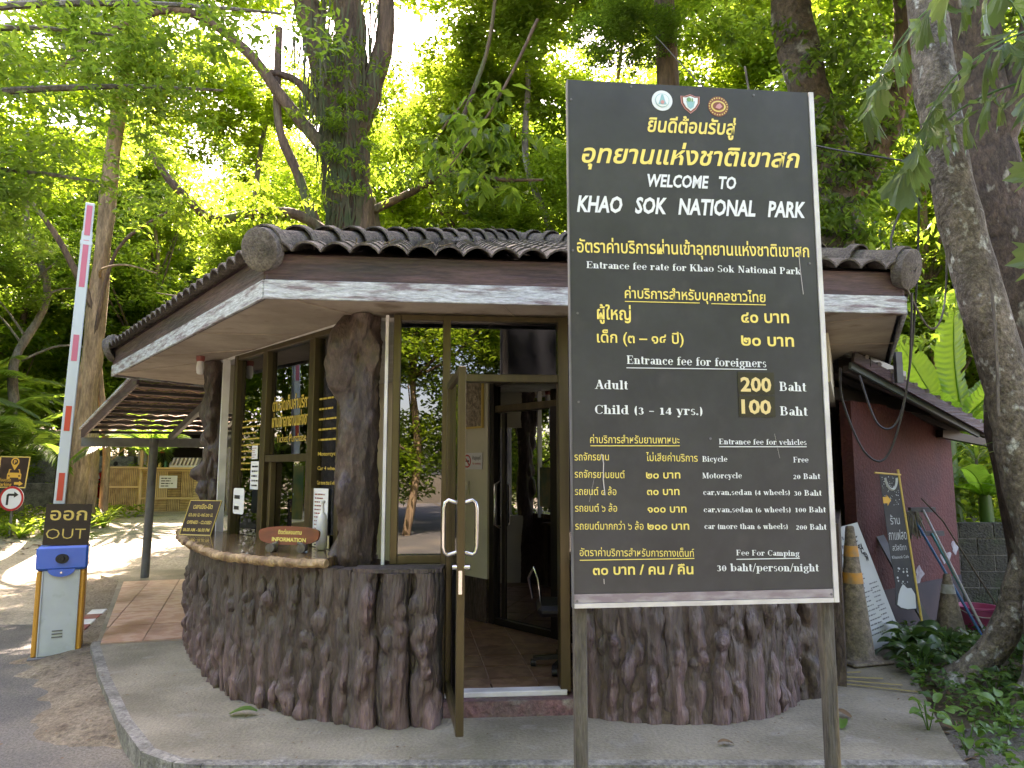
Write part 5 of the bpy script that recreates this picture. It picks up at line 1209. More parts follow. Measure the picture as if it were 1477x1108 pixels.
cable([(3.35, 5.45, 5.4), (3.42, 5.4, 4.0), (3.6, 5.35, 3.0), (3.55, 5.3, 2.0)], .012, 'pale woody vine hanging down the front of the leaning trunk', 'vine')
cable([(2.55, 7.5, 6.0), (2.6, 7.2, 4.6), (2.72, 6.9, 3.3)], .012, 'thin dark vine hanging behind the fee board right edge', 'vine')

# ------------------------------------------------------------------ vegetation
def leaves_mesh(name, P, D, N_, L, W, m, rnd=None, fold=.18):
    """many small folded leaves: P base points, D tip directions, N_ rough normals"""
    n = len(P); D = D / np.linalg.norm(D, axis=1, keepdims=True)
    Sd = np.cross(D, N_); Sd /= np.linalg.norm(Sd, axis=1, keepdims=True) + 1e-9; Up = np.cross(Sd, D)
    L = L[:, None]; W = W[:, None]
    v = np.empty((n, 4, 3), np.float32)
    v[:, 0] = P; mid = P + D * L * .45
    v[:, 1] = mid + Sd * W * .5 + Up * W * fold; v[:, 2] = P + D * L - Up * L * .12; v[:, 3] = mid - Sd * W * .5 + Up * W * fold
    me = bpy.data.meshes.new(name); me.vertices.add(n * 4); me.vertices.foreach_set('co', v.reshape(-1))
    i = np.arange(n, dtype=np.int32)[:, None] * 4
    lp = np.concatenate([i, i + 1, i + 2, i, i + 2, i + 3], 1).reshape(-1)
    me.loops.add(n * 6); me.loops.foreach_set('vertex_index', lp)
    me.polygons.add(n * 2); me.polygons.foreach_set('loop_start', np.arange(n * 2, dtype=np.int32) * 3)
    if rnd is None: rnd = RNG.random(n)
    at = me.attributes.new('rnd', 'FLOAT', 'FACE'); at.data.foreach_set('value', np.repeat(rnd, 2).astype(np.float32))
    me.materials.append(m); me.update(calc_edges=True); return me
def rand_dir(n, down=.3, spread=1.):
    a_ = RNG.uniform(0, 2 * np.pi, n); d = np.stack([np.cos(a_), np.sin(a_), RNG.normal(-down, .35, n)], 1); return d
def rand_up(n, s_=.55): return np.stack([RNG.normal(0, s_, n), RNG.normal(0, s_, n), np.ones(n)], 1)
def clumps(centers, rad, per, flat=.55):
    c = np.repeat(np.asarray(centers), per, 0); n = len(c)
    g = RNG.normal(0, 1, (n, 3)); g /= np.linalg.norm(g, axis=1, keepdims=True); g *= RNG.random((n, 1)) ** .5
    r = np.repeat(RNG.uniform(.6, 1.25, len(centers)) * rad, per)[:, None]
    g *= r; g[:, 2] *= flat
    return c + g
def crown_mesh(name, W, H, nc, per, leaf, m, crad=.55, tone=0.):
    # clumps spread along limbs through an egg shaped volume, hollow in places
    k = RNG.normal(0, 1, (nc * 3, 3)); k /= np.linalg.norm(k, axis=1, keepdims=True); k *= RNG.random((nc * 3, 1)) ** .38
    k[:, 0] *= W / 2; k[:, 1] *= W / 2; k[:, 2] = k[:, 2] * H / 2
    hole = np.array([noise.noise((p[0] * .55 + tone * 9, p[1] * .55, p[2] * .55)) for p in k]); k = k[hole > np.percentile(hole, 60)][:nc]
    P = clumps(k, crad, per); n = len(P); L = RNG.uniform(.75, 1.3, n) * leaf
    r = np.clip(np.repeat(RNG.random(len(k)), per) * .7 + RNG.random(n) * .8 - .3, 0, 1)
    me = leaves_mesh(name, P, rand_dir(n), rand_up(n), L, L * RNG.uniform(.38, .55, n), m, r)
    return me
CR = [crown_mesh('crown', 6.0, 6.5, 300, 56, .18, m_leaf2, .6, 1), crown_mesh('crown', 6.5, 6.0, 300, 56, .18, m_leaf, .62, 2),
      crown_mesh('crown', 5.5, 7.0, 270, 58, .19, m_leaf2, .55, 3), crown_mesh('crown', 6.0, 6.0, 270, 60, .2, m_leaf3, .65, 4),
      crown_mesh('crown', 6.5, 5.5, 300, 60, .17, m_leaf, .6, 5)]
def wander(p0, p1, k=6, s_=.25):
    p0, p1 = Vector(p0), Vector(p1); out = []
    for i in range(k + 1):
        t = i / k; out.append(p0.lerp(p1, t) + Vector((random.gauss(0, s_), random.gauss(0, s_), 0)) * (0 if i in (0,) else 1))
    return out
def spl(pts, sm_=5):
    P = [Vector(p) for p in pts]; out = []
    for i in range(len(P) - 1):
        p0, p1, p2, p3 = P[max(i - 1, 0)], P[i], P[i + 1], P[min(i + 2, len(P) - 1)]
        for k in range(sm_):
            t = k / sm_; out.append(.5 * ((2 * p1) + (p2 - p0) * t + (2 * p0 - 5 * p1 + 4 * p2 - p3) * t * t + (3 * p1 - p0 - 3 * p2 + p3) * t ** 3))
    return out + [P[-1]]
def radii(n, r0, r1, lump=.06, seed=0): return [(r0 + (r1 - r0) * i / (n - 1)) * (1 + lump * noise.noise((i * .7, seed * 3.1, 0))) for i in range(n)]
def bole(name, pts, r0, r1, m, parent, n=12, rough=.06, sm_=5, flare=0):
    path = spl(pts, sm_); rr = radii(len(path), r0, r1, .12, r0 * 50)
    if flare:
        for i in range(len(rr)): rr[i] *= 1 + flare * math.exp(-i * .55)
    mb = MB().tube(path, rr, n)
    mb.v = [tuple(Vector(v) * 1 + Vector((noise.noise((v[0] * 4, v[1] * 4, v[2] * 1.2)), noise.noise((v[1] * 4, v[2] * 1.2, v[0] * 4)), 0)) * rough * r0 * 3) for v in mb.v]
    return mb.build(name, m, parent, True)
GRP = 'forest trees behind the ticket office'
fl = {0: 'slender forest tree with fine bright yellow-green leaves among many behind the ticket office', 1: 'slender forest tree with mid green leaves among many behind the ticket office', 2: 'slender forest tree with darker green leaves among many behind the ticket office'}
kind_of = {0: 0, 1: 1, 2: 0, 3: 2, 4: 1}
def forest_tree(x, y, tall, ck, n_cr, z0, sc=1., m=None, lab=None, grp=True, bark=None, r=.12):
    g = rough_g(x, y) - .1
    t = root('forest_tree', (x, y, g), lab or fl[kind_of[ck]], 'tree', (GRP + ', ' + ['yellow-green', 'mid green', 'dark green'][kind_of[ck]]) if grp else None)
    pts = wander((x, y, g), (x + random.uniform(-1, 1), y + random.uniform(-.5, .5), g + tall), 5, .22)
    bole('trunk', pts, r * random.uniform(.8, 1.4), .04, bark or random.choice([m_bark, m_bark_b, m_bark_y]), t, 8)
    br = MB()
    for k in range(n_cr):
        zc = z0 + (tall - z0) * ((k + .5) / n_cr); cx, cy = x + random.uniform(-1.6, 1.6), y + random.uniform(-1.2, 1.2)
        o = bpy.data.objects.new('crown', CR[(ck + (k % 2) * 2 * (ck != 3)) % 5] if k else CR[ck]); COL.objects.link(o); o.parent = t; o['kind'] = 'stuff'
        o.location = (cx - x, cy - y, zc); s_ = sc * random.uniform(.85, 1.2); o.scale = (s_, s_, s_ * random.uniform(.85, 1.1)); o.rotation_euler = (random.uniform(-.15, .15), random.uniform(-.15, .15), random.uniform(0, 6.28))
        for q in range(4):
            a_ = random.uniform(0, 6.28); b_ = Vector((cx + 2.2 * math.cos(a_), cy + 2.2 * math.sin(a_), g + zc + random.uniform(-1, 2)))
            i0 = min(len(pts) - 1, max(1, int(zc / tall * 5) - 1)); br.tube(spl([pts[i0], (pts[i0] + b_) / 2 + Vector((0, 0, -.3)), b_], 3), [.05, .045, .04, .03, .025, .02, .012], 5)
    br.build('limbs', bark or m_bark_b, t, True)
    return t
# three belts of forest: near, middle, far
random.seed(21)
FT = []
near = [(-19, 20), (-16.5, 23.5), (-13.2, 25.5), (-5.5, 21.5), (-1.0, 20), (2.8, 18.5), (6.4, 17.5), (9.6, 16.5), (13, 18.5), (-4.2, 27)]
for i, (x, y) in enumerate(near): forest_tree(x, y, random.uniform(11, 14), [0, 1, 2, 4, 0, 1, 2, 0, 1, 0][i], 3, 3.6, .95)
for i in range(15):
    x = -27 + i * 3.9 + random.uniform(-1, 1); forest_tree(x, (34 if i in (4, 5) else 28) + random.uniform(-2, 2.5), random.uniform(11, 15), [0, 2, 1, 0, 4][i % 5], 2, 3.0, 1.3)
for i in range(15):
    x = -38 + i * 5.4 + random.uniform(-1.5, 1.5); forest_tree(x, 39 + random.uniform(-3, 4), random.uniform(11, 15), [1, 0, 2, 4, 0][i % 5], 2, 3., 1.6)
for x, y, tall, ck in ((-6.5, 31, 15, 1), (-1.5, 30, 16, 4), (3.5, 31, 15, 0), (-12, 36, 16, 2), (-8.5, 44, 20, 0), (-3.5, 46, 21, 1), (1.5, 45, 20, 0), (-14, 46, 20, 4), (7, 46, 20, 2)): forest_tree(x, y, tall, ck, 3, 4.5, 1.15)
# undergrowth along the forest edge
random.seed(5)
shr = []
for i in range(26):
    x = -24 + i * 1.95 + random.uniform(-.7, .7); y = 19.5 + abs(math.sin(i * 1.7)) * 5 + (2.5 if x < -5 else 0) + (0 if x < 9 else -4)
    if -12.5 < x < -5 and y < 23: y = 24
    o = bpy.data.objects.new('undergrowth_bush', CR[i % 5]); COL.objects.link(o); s_ = random.uniform(.4, .7)
    o.location = (x, y, rough_g(x, y) + 1.2 * s_); o.scale = (s_, s_, s_ * .7); o.rotation_euler = (0, 0, random.uniform(0, 6.28))
    tag(o, 'leafy green bush in the undergrowth along the forest edge behind the hut', 'bush', 'bushes along the forest edge')
# far hillside wood that closes the horizon
mb_c = []
k = np.stack([RNG.uniform(-75, 75, 1100), RNG.uniform(50, 66, 1100), RNG.uniform(0, 15, 1100)], 1); k[:, 2] += (k[:, 1] - 50) * .3 + 1.5
P = clumps(k, 1.9, 34, .7); n = len(P); L = RNG.uniform(.45, .8, n)
o = bpy.data.objects.new('hillside_wood', leaves_mesh('wood', P, rand_dir(n), rand_up(n), L, L * .5, m_leaf)); COL.objects.link(o)
tag(o, 'far wooded hillside closing the view behind the forest trees', 'woodland', kind='stuff')
# trees behind the viewer, seen mirrored in the glass
for i, (x, y) in enumerate([(-9, -9), (-4.5, -11), (0, -10), (4.5, -12), (9, -9), (-14, -13), (13, -13), (-1, -17)]):
    forest_tree(x, y, 11, [1, 0, 4, 1, 2, 3, 4, 0][i], 3, 2.2, 1.0, lab='green roadside tree across the road, seen mirrored in the office glass', grp=False)['group'] = 'trees across the road'

for i, (x, y) in enumerate([(-15.5, 5), (-19, 9), (-18, 13.5), (-17, 17.5), (-24, 12), (-23, 5), (-14, -2)]):  # added out of view to block bright reflections in the ticket window
    forest_tree(x, y, 10, [1, 0, 4, 2, 1, 3, 1][i], 3, 1.8, 1.0, lab='added green tree out of view left of the lane, darkening the ticket window reflections', grp=False)['group'] = 'added trees left of the lane'

# ---- the big forked tree behind the hut
bt_ = root('forked_tree', (-3.1, 14.2, .1), 'big dark forked tree with shaggy bark rising behind the hut roof', 'tree')
bole('trunk', [(-3.2, 14.2, .0), (-3.15, 14.2, 3.), (-3.1, 14.2, 6.2), (-3.35, 14.2, 8.2), (-3.55, 14.2, 9.3)], .5, .4, m_bark_b, bt_, 20, .1, 6)
def limb(pts, r0, r1, n=8, m=None): return bole('limb', pts, r0, r1, m or m_bark_b, bt_, n, .05, 5)
limb([(-3.5, 14.2, 8.6), (-4.0, 14.1, 10.3), (-4.5, 14., 12), (-4.9, 14, 14)], .34, .18, 12)
limb([(-3.45, 14.2, 8.6), (-3.35, 14.2, 10.4), (-3.5, 14.3, 12.2), (-3.4, 14.3, 15)], .42, .2, 12)
limb([(-3.3, 14.2, 8.2), (-2.85, 14.1, 9.5), (-2.6, 14.0, 10.6), (-2.65, 14, 12.5)], .26, .15, 10)
limb([(-3.4, 14.1, 7.6), (-4.5, 13.8, 8.9), (-5.3, 13.5, 9.9), (-6.4, 13.2, 10.5), (-7.4, 12.9, 10.0), (-8.3, 12.6, 9.0)], .15, .035, 8)
limb([(-3.6, 14.1, 8.3), (-4.3, 13.9, 9.4), (-5.1, 13.8, 9.6)], .12, .05)
limb([(-3.3, 14.1, 6.0), (-4.2, 13.8, 6.6), (-5.0, 13.5, 6.5), (-5.7, 13.3, 6.35), (-6.3, 13.1, 6.9), (-6.75, 13., 7.5)], .12, .06, 9)
limb([(-3.7, 14.1, 5.9), (-4.25, 14, 7.4), (-4.7, 13.9, 8.6), (-4.75, 13.9, 10.6)], .12, .07)
limb([(-3.0, 14.1, 6.7), (-2.0, 13.9, 7.1), (-1.2, 13.7, 7.4), (-.2, 13.5, 7.2), (.6, 13.4, 7.15)], .09, .025)
limb([(-1.2, 13.7, 7.35), (-1.0, 13.6, 8.4), (-.5, 13.5, 9.8), (-.3, 13.4, 11.2)], .06, .03); limb([(-1.3, 13.7, 7.3), (-1.5, 13.6, 8.0), (-.9, 13.6, 8.9)], .035, .02)
for i in range(5):
    o = bpy.data.objects.new('crown', CR[[1, 0, 1, 4, 0][i]]); COL.objects.link(o); o.parent = bt_; o['kind'] = 'stuff'
    o.location = [(-2.2, -.4, 13.4), (2.2, .4, 13.6), (0, 1, 15.5), (-4.6, -.8, 11.9), (4.6, -.4, 12.8)][i]; o.rotation_euler = (0, 0, i * 1.3); o.scale = [(1, 1, .6), (1, 1, .6), (1.2, 1.2, .8), (.75, .75, .5), (.9, .9, .6)][i]
# shaggy moss, roots and epiphytes hanging on it
g = random.Random(3); mb = MB()
def trunk_pt(z): return Vector((-3.15 - max(0, z - 6.2) * .13, 14.2, z))
for i in range(520):
    z = g.uniform(3.5, 11.5); a_ = g.uniform(math.pi, 2 * math.pi); c = trunk_pt(min(z, 9.2)) + Vector((math.cos(a_), math.sin(a_), 0)) * (.44 if z < 9 else g.uniform(.2, 1.0)); c.z = z
    l = g.uniform(.3, 1.5); mb.tube([c, c + Vector((g.gauss(0, .05), -.04, -l * .5)), c + Vector((g.gauss(0, .08), -.03, -l))], [.022, .016, .006], 3, False)
o = mb.build('hanging_roots', mat('root_brown', (.09, .075, .04), .9, col2=(.06, .08, .03), scale=3), bt_); o['kind'] = 'stuff'
for (c0, c1, nn, m_, ss) in (((-3.3, 13.5, 8.6), (.9, .4, 1.6), 60, m_leaf, .3), ((-5.3, 13.2, 6.6), (2.2, .5, .7), 60, m_leaf, .3), ((-1.2, 13.4, 7.4), (1.8, .5, .7), 70, m_leaf3, .3), ((-3.3, 13.6, 4.9), (.9, .5, 1.0), 100, m_leaf3, .3), ((-2.3, 13.6, 5.6), (1.1, .5, .6), 60, m_leaf3, .3), ((-4.2, 13.6, 5.4), (.6, .4, .6), 50, m_leaf, .3)):
    k = np.array(c0) + RNG.normal(0, 1, (nn, 3)) * np.array(c1) * .5; P = clumps(k, .25, 26); n = len(P); L = RNG.uniform(.07, .16, n)
    o = bpy.data.objects.new('epiphyte', leaves_mesh('epi', P - np.array(wloc(bt_)), rand_dir(n, .7), rand_up(n, .8), L, L * .4, m_)); COL.objects.link(o); o.parent = bt_; o['kind'] = 'stuff'
# ---- tan straight trunks at the left
tl = root('tan_trunk_tree', (-9.9, 16.4, .25), 'tall straight tree with pale tan bark behind the barrier arm', 'tree')
bole('trunk', [(-9.75, 16.4, .2), (-9.6, 16.4, 3.), (-9.5, 16.4, 6.3), (-9.35, 16.3, 9), (-9.0, 16.2, 14)], .23, .15, m_bark_y, tl, 14, .08, 6)
for dx, dy, r in ((-.33, .1, .12), (-.2, -.16, .12), (.3, .1, .13), (.42, .4, .1)): bole('fused_stem', [(-9.75 + dx, 16.4 + dy, .2), (-9.72 + dx * .95, 16.4 + dy, 2.), (-9.66 + dx * .5, 16.4 + dy * .6, 3.4), (-9.6, 16.42, 5.0)], r, r * .6, m_bark_y, tl, 9, .08)
bole('limb', [(-9.45, 16.3, 6.0), (-9.2, 15.9, 6.1), (-8.3, 15.2, 6.0), (-7.4, 14.8, 5.7)], .035, .015, m_bark_y, tl, 6)
bole('limb', [(-9.5, 16.3, 5.2), (-10.4, 16, 7.0), (-11.4, 15.8, 8.2)], .09, .04, m_bark_b, tl, 7)
bole('limb', [(-9.5, 16.3, 4.6), (-9.0, 16.1, 6.6), (-7.8, 16, 7.5)], .05, .03, m_bark_b, tl, 7)
for i, (x, y, z, s_) in enumerate([(.6, 0, 12.8, .8), (-1.4, -.6, 11.2, .6), (2.0, -1.2, 9.9, .42)]):
    o = bpy.data.objects.new('crown', CR[[0, 1, 0][i]]); COL.objects.link(o); o.parent = tl; o['kind'] = 'stuff'; o.location = (x, y, z); o.scale = (s_, s_, s_ * .75)
# ---- thinner trunks that show between the leaves
for i, (x, y, zt, r, ck, lab) in enumerate([(-6.9, 18.2, 12, .13, 0, 'thin grey tree right of the tan trunk, behind the lean-to roof'), (-12.6, 18.5, 12, .14, 1, 'grey tree at the far left behind the palms'), (.9, 16, 13, .12, 2, 'thin tree standing behind the roof ridge, left of the fee board'), (-.6, 17.5, 12, .1, 0, 'very thin leaning tree behind the roof ridge between the big fork and the fee board')]):
    t = root('thin_tree', (x, y, rough_g(x, y) - .1), lab, 'tree'); g0 = rough_g(x, y) - .1
    pts = wander((x, y, g0), (x + random.uniform(-.8, .8), y, zt), 6, .15); bole('trunk', pts, r, .05, m_bark, t, 8)
    for k in range(5):
        z = random.uniform(3.5, 9); p = Vector((x, y, z)); d = Vector((random.choice([-1, 1]) * random.uniform(1, 2.2), random.uniform(-.6, .4), random.uniform(.2, 1.3))); bole('limb', [p, p + d * .5 + Vector((0, 0, .25)), p + d], .035, .012, m_bark, t, 5)
    o = bpy.data.objects.new('crown', CR[ck]); COL.objects.link(o); o.parent = t; o['kind'] = 'stuff'; o.location = (0, 0, zt - 1.5); o.scale = (.8, .8, .6)
    o = bpy.data.objects.new('crown', CR[(ck + 2) % 5]); COL.objects.link(o); o.parent = t; o['kind'] = 'stuff'; o.location = (.5, -.3, zt - 5.5); o.scale = (.5, .5, .4)
# ---- dark trunk behind the fee board, thick trunks at the right
dt = root('dark_creeper_tree', (4.5, 9.6, 0), 'dark mottled trunk hung with creepers just behind the fee board right edge', 'tree')
bole('trunk', [(4.3, 9.6, 0), (4.35, 9.6, 3), (4.5, 9.6, 5.2), (4.1, 9.6, 7.0), (3.9, 9.6, 9)], .34, .26, mat('mottled_bark', (.11, .08, .055), .9, col2=(.05, .04, .03), scale=4, bump=1, bscale=14, col3=(.27, .25, .2), scale3=4, mix3=(.55, .66)), dt, 14, .12)
bole('limb', [(4.4, 9.6, 5.0), (5.0, 9.4, 6.0), (5.4, 9.3, 7.4), (5.3, 9.2, 9)], .2, .14, m_bark_b, dt, 10, .1)
k = np.stack([RNG.normal(4.45, .45, 150), RNG.normal(9.3, .2, 150), RNG.uniform(3.2, 7.8, 150)], 1); P = clumps(k, .28, 34); n = len(P); L = RNG.uniform(.08, .17, n)
o = bpy.data.objects.new('creeper', leaves_mesh('creeper', P - np.array(wloc(dt)), rand_dir(n, .7), rand_up(n, .8), L, L * .45, m_leaf3)); COL.objects.link(o); o.parent = dt; o['kind'] = 'stuff'
for i, (x, y, z, s_, c) in enumerate([(.2, 0, 10.2, .7, 1), (2.2, -.2, 8.8, .45, 1), (-2.2, -.4, 9.6, .5, 4)]):
    o = bpy.data.objects.new('crown', CR[c]); COL.objects.link(o); o.parent = dt; o['kind'] = 'stuff'; o.location = (x, y, z); o.scale = (s_, s_, s_ * .7)
d2 = root('upright_dark_tree', (2.7, 11.5, 0), 'dark upright trunk whose top shows above the fee board centre', 'tree')
bole('trunk', [(2.6, 11.5, 0), (2.65, 11.5, 4), (2.62, 11.5, 8), (2.5, 11.5, 12)], .22, .16, m_bark_b, d2, 10)
for i, (x, y, z, s_, c) in enumerate([(0, 0, 11.4, .7, 1), (-.8, -.2, 8.9, .3, 3)]):
    o = bpy.data.objects.new('crown', CR[c]); COL.objects.link(o); o.parent = d2; o['kind'] = 'stuff'; o.location = (x, y, z); o.scale = (s_, s_, s_ * .7)

m_lich = mat('lichen_bark', (.17, .145, .11), .9, col2=(.1, .085, .062), scale=6, mix=(.4, .6), bump=1., bscale=26, stretch=(1, 1, .8), col3=(.36, .37, .32), scale3=11, mix3=(.58, .66), grain=.45)
m_lich2 = mat('brown_lichen_bark', (.085, .06, .042), .9, col2=(.05, .038, .027), scale=6, grain=.45, bump=.9, bscale=22, stretch=(1, 1, .5), col3=(.22, .21, .16), scale3=9, mix3=(.6, .68))
rt = root('leaning_tree', (3.75, 5.45, -.02), 'leaning grey lichen-spotted trunk with flared buttress roots at the right edge', 'tree')
bole('trunk', [(4.15, 5.5, -.1), (4.0, 5.5, .7), (3.86, 5.5, 1.6), (3.8, 5.5, 2.1), (3.63, 5.5, 2.9), (3.48, 5.5, 3.7), (3.4, 5.5, 4.6), (3.35, 5.5, 5.4), (3.2, 5.6, 7), (2.7, 5.8, 9.5)], .185, .13, m_lich, rt, 22, .05, 6, .5)
bole('buttress', [(3.42, 5.05, -.12), (3.66, 5.2, .22), (3.85, 5.4, .75), (3.92, 5.5, 1.3)], .17, .1, m_lich, rt, 14, .08, 6)
bole('buttress', [(3.75, 4.75, -.12), (3.95, 5.05, .25), (4.05, 5.3, .8), (3.98, 5.5, 1.4)], .22, .12, m_lich, rt, 14, .08, 6)
bole('buttress', [(3.35, 5.9, -.1), (3.7, 5.75, .3), (3.88, 5.6, .95)], .13, .09, m_lich, rt, 12, .08, 6)
for i, (x, y, z, s_, c) in enumerate([(-.9, .5, 9.2, .6, 3), (.8, .2, 8.6, .5, 1)]):
    o = bpy.data.objects.new('crown', CR[c]); COL.objects.link(o); o.parent = rt; o['kind'] = 'stuff'; o.location = (x, y, z); o.scale = (s_, s_, s_ * .7)
t2 = root('brown_trunk_tree', (4.9, 6.7, -.02), 'thick brown trunk behind the leaning tree at the right edge', 'tree')
bole('trunk', [(5.1, 6.8, -.1), (4.95, 6.8, 2), (4.85, 6.8, 3.2), (4.6, 6.8, 4.4), (4.5, 6.8, 5.6), (4.3, 6.8, 8)], .42, .27, m_lich2, t2, 20, .08, 6, .3)
bole('limb', [(4.55, 6.7, 4.6), (4.95, 6.5, 5.6), (5.4, 6.4, 7)], .2, .15, m_lich2, t2, 12)
for i, (x, y, z, s_, c) in enumerate([(-.4, .3, 8.6, .7, 3), (1.6, .6, 7.6, .55, 3)]):
    o = bpy.data.objects.new('crown', CR[c]); COL.objects.link(o); o.parent = t2; o['kind'] = 'stuff'; o.location = (x, y, z); o.scale = (s_, s_, s_ * .7)

# ---- overhanging branches at the upper left (nearer, darker leaves)
ov = root('overhanging_tree', (-9.6, 8.6, -.1), 'roadside tree reaching its dark leafy branches in over the lane from the left', 'tree')
bole('trunk', [(-9.6, 8.6, -.2), (-9.5, 8.6, 3), (-9.2, 8.8, 6), (-8.9, 9, 9)], .25, .15, m_bark, ov, 12)
tips = []
for a_, b_ in (((-9.3, 8.7, 5.4), (-4.2, 10, 7.1)), ((-9.2, 8.8, 6.4), (-5.6, 9.6, 7.7)), ((-9.4, 8.7, 4.6), (-6.1, 10.5, 5.9)), ((-9.2, 8.8, 6.8), (-3.2, 9.4, 7.9)), ((-9.4, 8.7, 5.0), (-7.0, 9.4, 5.2))):
    A, B = Vector(a_), Vector(b_); pts = [A, A.lerp(B, .35) + Vector((0, 0, .5)), A.lerp(B, .7) + Vector((0, 0, .35)), B]; bole('limb', pts, .08, .015, m_bark, ov, 6)
    for i in range(46): t = random.uniform(.25, 1.03); p = A.lerp(B, t) + Vector((random.gauss(0, .5), random.gauss(0, .5), random.gauss(.15, .38))); tips.append(tuple(p))
P = clumps(np.array(tips), .38, 40, .6); n = len(P); L = RNG.uniform(.09, .17, n)
o = bpy.data.objects.new('crown', leaves_mesh('ovl', P - np.array(wloc(ov)), rand_dir(n, .35), rand_up(n, .5), L, L * .42, m_leaf3)); COL.objects.link(o); o.parent = ov; o['kind'] = 'stuff'
# one sprig of broad dark leaves hanging before the bright wood, centre
spg = root('dark_sprig', (-.6, 10.2, 6.2), 'sprig of broad dark leaves hanging high before the bright foliage left of the fee board', 'branch')
bole('twig', [(.4, 10.6, 8.6), (-.1, 10.4, 7.4), (-.5, 10.2, 6.6), (-.9, 10.1, 6.0)], .03, .01, m_bark_b, spg, 6)
k = np.array([(-.5 + RNG.normal(0, .5), 10.2 + RNG.normal(0, .25), 6.5 + RNG.normal(0, .4)) for _ in range(20)]); P = clumps(k, .3, 12); n = len(P); L = RNG.uniform(.2, .32, n)
o = bpy.data.objects.new('leaf_cluster', leaves_mesh('spr', P - np.array(wloc(spg)), rand_dir(n, .9), rand_up(n, .5), L, L * .42, m_leaf3)); COL.objects.link(o); o.parent = spg; o['kind'] = 'stuff'

# ---- palms
def frond_mesh(L=1.9, n=34, wl=.42, droop=1., m=None):
    mb_v, fs = [], []; mbt = MB(); path = []
    for i in range(12):
        t = i / 11; path.append(Vector((L * (t - .18 * t * t * droop), 0, L * (.55 * t - .75 * droop * t * t))))
    mbt.tube(path, [.014 * (1 - .8 * i / 11) for i in range(12)], 4, False)
    P, D, N_, LL = [], [], [], []
    for i in range(n):
        t = .12 + .88 * i / n; k = t * 11; a_ = path[min(11, int(k))]; b_ = path[min(11, int(k) + 1)]; p = a_.lerp(b_, k - int(k)); d = (path[min(11, int(k) + 1)] - path[max(0, int(k) - 1)]).normalized()
        for s_ in (-1, 1):
            P.append(p); D.append(d * .75 + Vector((0, s_, -.25 - random.uniform(0, .2)))); N_.append((0, s_ * .1, 1)); LL.append(wl * (math.sin(math.pi * (.12 + .8 * t)) ** .7) * random.uniform(.9, 1.1))
    me = leaves_mesh('frond', np.array([tuple(p) for p in P]), np.array([tuple(p) for p in D]), np.array(N_), np.array(LL), np.full(len(LL), .045) * (wl / .42), m or m_palm, fold=.1)
    # join the rachis
    import bmesh
    bm = bmesh.new(); bm.from_mesh(me); tm = mbt.mesh('r', m or m_palm); bm.from_mesh(tm); bm.to_mesh(me); bm.free(); bpy.data.meshes.remove(tm)
    return me
random.seed(8)
FM = [frond_mesh(), frond_mesh(2.2, 38, .5, 1.15), frond_mesh(1.6, 30, .38, .8)]
def palm(x, y, z0, h, nf, label, sc=1., group='feathery palms at the left', nst=1, elev=(.2, 1.2)):
    t = root('palm', (x, y, z0), label, 'palm', group)
    for q in range(nst):
        ox_, oy_ = (random.uniform(-.3, .3), random.uniform(-.3, .3)) if nst > 1 else (0, 0); hh = h * random.uniform(.75, 1.1)
        if hh > .3: bole('stem', [(x + ox_, y + oy_, z0 - .1), (x + ox_ * 1.4, y + oy_ * 1.4, z0 + hh * .5), (x + ox_ * 2, y + oy_ * 2, z0 + hh)], .05 * sc, .035 * sc, m_bark, t, 8)
        for i in range(nf // nst):
            a_ = i * 2.399 + q; el = random.uniform(*elev)
            M = Matrix.Rotation(a_, 3, 'Z') @ Matrix.Rotation(-el * .9, 3, 'Y')
            s_ = sc * random.uniform(.85, 1.15); inst(random.choice(FM), 'frond', t, (x + ox_ * 2, y + oy_ * 2, z0 + hh), M, (s_, s_, s_))
    return t
palm(-11.1, 16.9, .35, 1.7, 18, 'bright green palm clump behind the parking sign, left of the barrier arm', 1.0, nst=2)
palm(-11.8, 15.8, .3, 2.3, 20, 'feathery palm at the left edge above the parking sign', 1.15, nst=2)
palm(-8.5, 17.2, .4, 1.5, 14, 'low palm right behind the foot of the tan trunk', .9)
palm(-13.6, 18.5, .5, 3.0, 18, 'tall palm furthest back at the left edge', 1.2)
palm(-13.0, 16.4, .3, .9, 12, 'young palm low at the left edge in front of the bank wall', .8)
palm(-7.9, 24.5, .9, 2.5, 14, 'palm in the shade behind the bamboo kiosk', 1.1)

